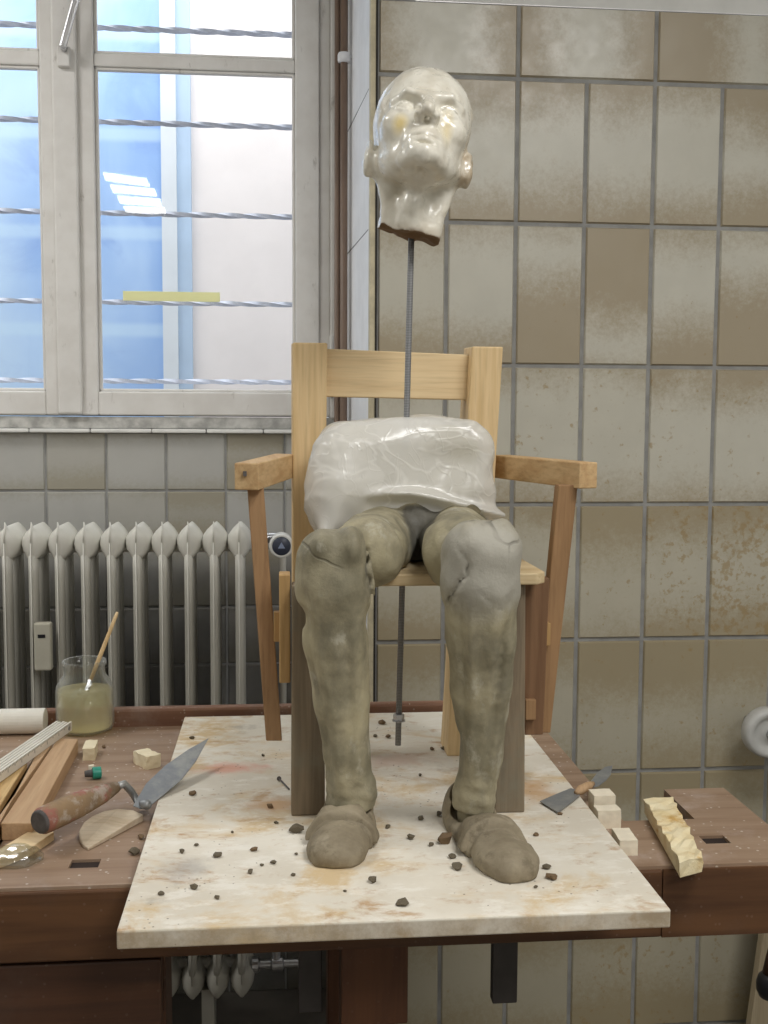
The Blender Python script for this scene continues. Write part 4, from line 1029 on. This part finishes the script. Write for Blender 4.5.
# clear lump of crumpled wrap
p = on_bench(16, 862)
def wrap(P):
    x, y, z = P; d = ell(P, (p.x, p.y, BZ+.004), (.034, .026, .017))
    return np.maximum(d+vnoise(x*60, y*60, z*60, 41)*.004+vnoise(x*140, y*140, z*140, 42)*.0015, BZ+.0005-z)
me, _ = surface_net('clear_wrap', wrap, (p.x-.05, p.y-.04, BZ-.004), (p.x+.05, p.y+.04, BZ+.03), .0028)
cw = Mat('clear wrap'); _g = cw.n('ShaderNodeBsdfGlossy'); _g.inputs['Roughness'].default_value = .15; _t = cw.n('ShaderNodeBsdfTransparent'); _t.inputs[0].default_value = (.9,.92,.9,1); _x = cw.n('ShaderNodeMixShader'); _x.inputs[0].default_value = .78; cw.l(_g.outputs[0], _x.inputs[1]); cw.l(_t.outputs[0], _x.inputs[2]); cw.done(_x.outputs[0])
tag(link_mesh('clear_wrap', me, cw.m, None, smooth=True), 'clear crumpled wrap lump on the bench at left front edge', 'wrap')

# double ended plaster spatula on the right
zk = BT+.004
kn = empty('plaster_spatula', tuple(onz(584, 789, BT)), 'double-ended steel plaster spatula with small wooden grip on board edge', 'spatula')
def flat(q, z, name, th=.0012):
    vs = [onz(px, py, zk+z) for px, py in q]; m = MB(); m.hexa([v-Vector((0,0,th)) for v in vs], vs); return m.build(name, BLADE, kn)
flat([(540,801),(558,812),(570,803),(580,795),(577,790),(571,788),(556,794)], 0, 'blade')
flat([(590,787),(598,786),(606,780),(611,774),(612.5,765.5),(605,767),(597,773),(590,782)], .001, 'blade')
a, b = onz(576, 792.5, zk+.003), onz(593, 783.5, zk+.004)
MB().tube([a, a+(b-a)*.25, a+(b-a)*.7, b], [.0035,.0072,.0068,.0035], 14).build('grip', PLANK, kn, smooth=True)

# ================================================================== CRUMBS
vars_ = []
for s_ in range(6):
    rr = random.Random(50+s_); bm = bmesh.new()
    for _ in range(16):
        v = Vector((rr.gauss(0,1), rr.gauss(0,1), rr.gauss(0,1))).normalized()*rr.uniform(.75, 1.0); bm.verts.new((v.x*.55, v.y*.5, max(v.z*.42, -.30)+.30))
    r = bmesh.ops.convex_hull(bm, input=bm.verts[:]); bmesh.ops.delete(bm, geom=[v for v in bm.verts if not v.link_faces], context='VERTS')
    bmesh.ops.recalc_face_normals(bm, faces=bm.faces)
    me = bpy.data.meshes.new('clay_crumb'); bm.to_mesh(me); bm.free(); vars_.append(me)
vb = [m_.copy() for m_ in vars_]
for m_ in vars_: m_.materials.append(CRUMB)
for m_ in vb: m_.materials.append(CRUMB_B)
def crumb(px, py, s_, brown=False, z=BT, lab=None, flat=.8, k=[0]):
    k[0] += 1; p = onz(px, py, z); sc = s_*p.y/FOC*1.5
    o = bpy.data.objects.new('clay_crumb', (vb if brown else vars_)[k[0] % 6]); COL.objects.link(o)
    o.location = (p.x, p.y, z); o.scale = (sc, sc, sc*flat); o.rotation_euler = (0, 0, k[0]*1.7)
    tag(o, lab or ('little brown clay crumb scattered on the white board' if brown else 'little grey clay crumb scattered on the white board'), 'crumb', 'clay crumbs on the board' if not lab else None)
G = [(182,853,5.5),(218,857,7),(251,873,6),(273,864,5),(194,889,7),(161,895,5),(217,899,5),(196,846,4),(276,824,4),(262,866,3.5),(293,876,4),(388,828,5),(192,739,4),(263,756,3),(452,858,6.5),(439,816,6),(421,820,6),(411,839,7),(431,846,5),(547,869,7),(536,888,4),(296,855,3.5),(375,737,4),(444,750,5),(420,776,3.5),(300,740,3),(232,833,3),(345,892,3),(172,768,3)]
for g in G: crumb(*g)
for g in [(254,851,6),(270,808,6),(193,795,6),(382,724,6),(388,738,4.5),(536,836,5),(432,700+50,4),(560,815,4),(330,760,3)]: crumb(*g, brown=True)
crumb(297, 833, 12, lab='dark clay lump at the foot of the left chair leg')
crumb(373, 882, 8.5, lab='grey clay lump in front between the two shoes, nearer the left one')
crumb(402, 904, 14, flat=.35, lab='flat grey clay flake nearest the board front edge')
crumb(457, 869, 9, lab='grey clay lump close to the inner side of the right shoe')
crumb(446, 843, 14, True, lab='large brown clay lump beside the right shoe heel')
crumb(551, 879, 9, True, lab='brown clay lump right of the right shoe toe')
crumb(134, 854, 9, z=BZ, lab='dark clay lump on the bench beside the board left edge')
crumb(141, 839, 6, True, z=BZ, lab='brown clay crumb on bench by the scraper point')
crumb(104, 748, 4, True, z=BZ, lab='brown crumb on the bench just right of the jar')
# bent nail
a, b = onz(279, 781, BT), onz(289, 791, BT)
nl = empty('nail', tuple(b), 'thin dark nail lying beside the left chair leg', 'nail')
MB().tube([a+Vector((0,0,.004)), b+Vector((0,0,.003))], .0014, 8).build('shank', KNOB_END, nl)
MB().lathe(a+Vector((0,0,.004)), [(.0036,-.0006),(.0036,.0008)], 12, (b-a).normalized()).build('nail_head', KNOB_END, nl)

# ================================================================== RIGHT EDGE
wc = ony(769, 733, 2.33)
wh = empty('handwheel', (wc.x, 2.36, wc.z), 'round white plastic wheel with a metal hub on tiled wall', 'wheel')
R = .0570
MB().lathe((wc.x, 2.33, wc.z), [(.050,-.03),(R,-.02),(R,.004),(R-.004,.012),(.043,.014),(.036,.006),(.026,.002),(.018,.006),(.012,.008),(.001,.009)], 44, (0,-1,0)).build('rim', GREYP, wh, smooth=True)
MB().lathe((wc.x, 2.33, wc.z), [(.010,.008),(.010,.016),(.007,.020),(.001,.021)], 18, (0,-1,0)).build('hub_bolt', STEEL, wh, smooth=True)
MB().tube([(wc.x, 2.35, wc.z), (wc.x, PY+.004, wc.z)], .012, 16).build('stem', STEEL, wh, smooth=True)

# pale board and dark post at the lower right corner
a0, a1 = ony(764, 930, 2.30), ony(750, 1030, 2.30)
m = MB(); sl = (a0.x-a1.x)/(a0.z-a1.z); xb = a1.x+sl*(FZ-a1.z); zt = .56; xt = a1.x+sl*(zt-a1.z)
m.hexa([(xb,2.30,FZ),(xb+.4,2.30,FZ),(xb+.4,2.325,FZ),(xb,2.325,FZ)], [(xt,2.30,zt),(xt+.4,2.30,zt),(xt+.4,2.325,zt),(xt,2.325,zt)])
tag(m.build('leaning_panel', PALEBOARD, bevel=.002), 'pale wooden panel standing at the lower right corner behind the dark post', 'panel')
c = ony(770, 985, 1.95); t = ony(792, 925, 1.95)
po = empty('turned_post', (c.x, 1.95, FZ), 'dark brown turned post with a black ring at the lower right edge', 'post')
ring_c = Vector((c.x+.004, 1.95, c.z))
MB().lathe(ring_c, [(.012,-.026),(.024,-.022),(.029,-.010),(.0295,.004),(.026,.016),(.018,.024),(.012,.026)], 28).build('black_ring', BLACKP, po, smooth=True)
MB().tube([ring_c+Vector((0,0,.015)), ring_c+Vector((.006,0,.05)), ring_c+Vector((.028,0,.15)), ring_c+Vector((.035,0,.28))], [.020,.019,.017,.016], 20).build('shaft', DARKW, po, smooth=True)
MB().tube([(ring_c.x+.012, 1.95, FZ), (ring_c.x+.012, 1.95, c.z-.01)], .012, 16).build('foot_post', DARKW, po, smooth=True)

# ================================================================== LIGHT
# ceiling light behind the camera; its four bright panels mirror in the window pane
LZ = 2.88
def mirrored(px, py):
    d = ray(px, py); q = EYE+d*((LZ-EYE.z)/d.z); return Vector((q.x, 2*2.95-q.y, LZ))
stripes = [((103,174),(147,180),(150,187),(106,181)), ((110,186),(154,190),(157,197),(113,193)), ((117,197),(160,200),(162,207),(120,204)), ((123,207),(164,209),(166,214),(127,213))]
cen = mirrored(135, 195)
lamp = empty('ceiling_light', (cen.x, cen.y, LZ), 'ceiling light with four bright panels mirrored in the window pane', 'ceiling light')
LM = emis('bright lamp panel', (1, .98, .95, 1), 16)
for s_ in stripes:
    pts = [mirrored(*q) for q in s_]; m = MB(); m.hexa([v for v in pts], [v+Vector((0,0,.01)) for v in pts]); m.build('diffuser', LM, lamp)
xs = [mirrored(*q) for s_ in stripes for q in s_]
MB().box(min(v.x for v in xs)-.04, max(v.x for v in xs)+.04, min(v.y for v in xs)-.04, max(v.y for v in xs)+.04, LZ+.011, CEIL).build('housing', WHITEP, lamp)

def area(name, loc, sx, sy, power, col=(1, .985, .965), rot=(0, 0, 0)):
    L = bpy.data.lights.new(name, 'AREA'); L.shape = 'RECTANGLE'; L.size = sx; L.size_y = sy; L.energy = power; L.color = col
    o = bpy.data.objects.new(name, L); COL.objects.link(o); o.location = loc; o.rotation_euler = rot; return o
area('ceiling_lamp', (.95, .55, CEIL-.03), .9, .5, 30)
area('ceiling_lamp', (.95, -1.3, CEIL-.03), .9, .5, 30)
area('ceiling_lamp', (-1.35, 1.9, CEIL-.03), .5, .6, 18)
area('sky_light', (-.5, 4.1, 3.9), 3.0, 1.4, 55, (.96, .98, 1.0), (math.radians(18), 0, 0))
W = bpy.data.worlds.new('sky'); SC.world = W; W.use_nodes = True
bg = W.node_tree.nodes['Background']; bg.inputs[0].default_value = (.92, .96, 1, 1); bg.inputs[1].default_value = .95

# ================================================================== CAMERA
cam = bpy.data.cameras.new('camera'); co = bpy.data.objects.new('camera', cam); COL.objects.link(co)
cam.sensor_fit = 'VERTICAL'; cam.sensor_height = 24; cam.lens = 24*FOC/1024
M = Matrix((AR, AU, -AF)).transposed().to_4x4(); M.translation = EYE; co.matrix_world = M
cam.clip_start = .02
SC.camera = co
for o in list(COL.objects):
    if o.parent is None: o.location.z += RAISE
SC.view_settings.view_transform = 'Standard'; SC.view_settings.look = 'None'; SC.view_settings.exposure = 0; SC.view_settings.gamma = 1
SC.cycles.max_bounces = 8; SC.cycles.transparent_max_bounces = 16; SC.cycles.caustics_reflective = False; SC.cycles.caustics_refractive = False
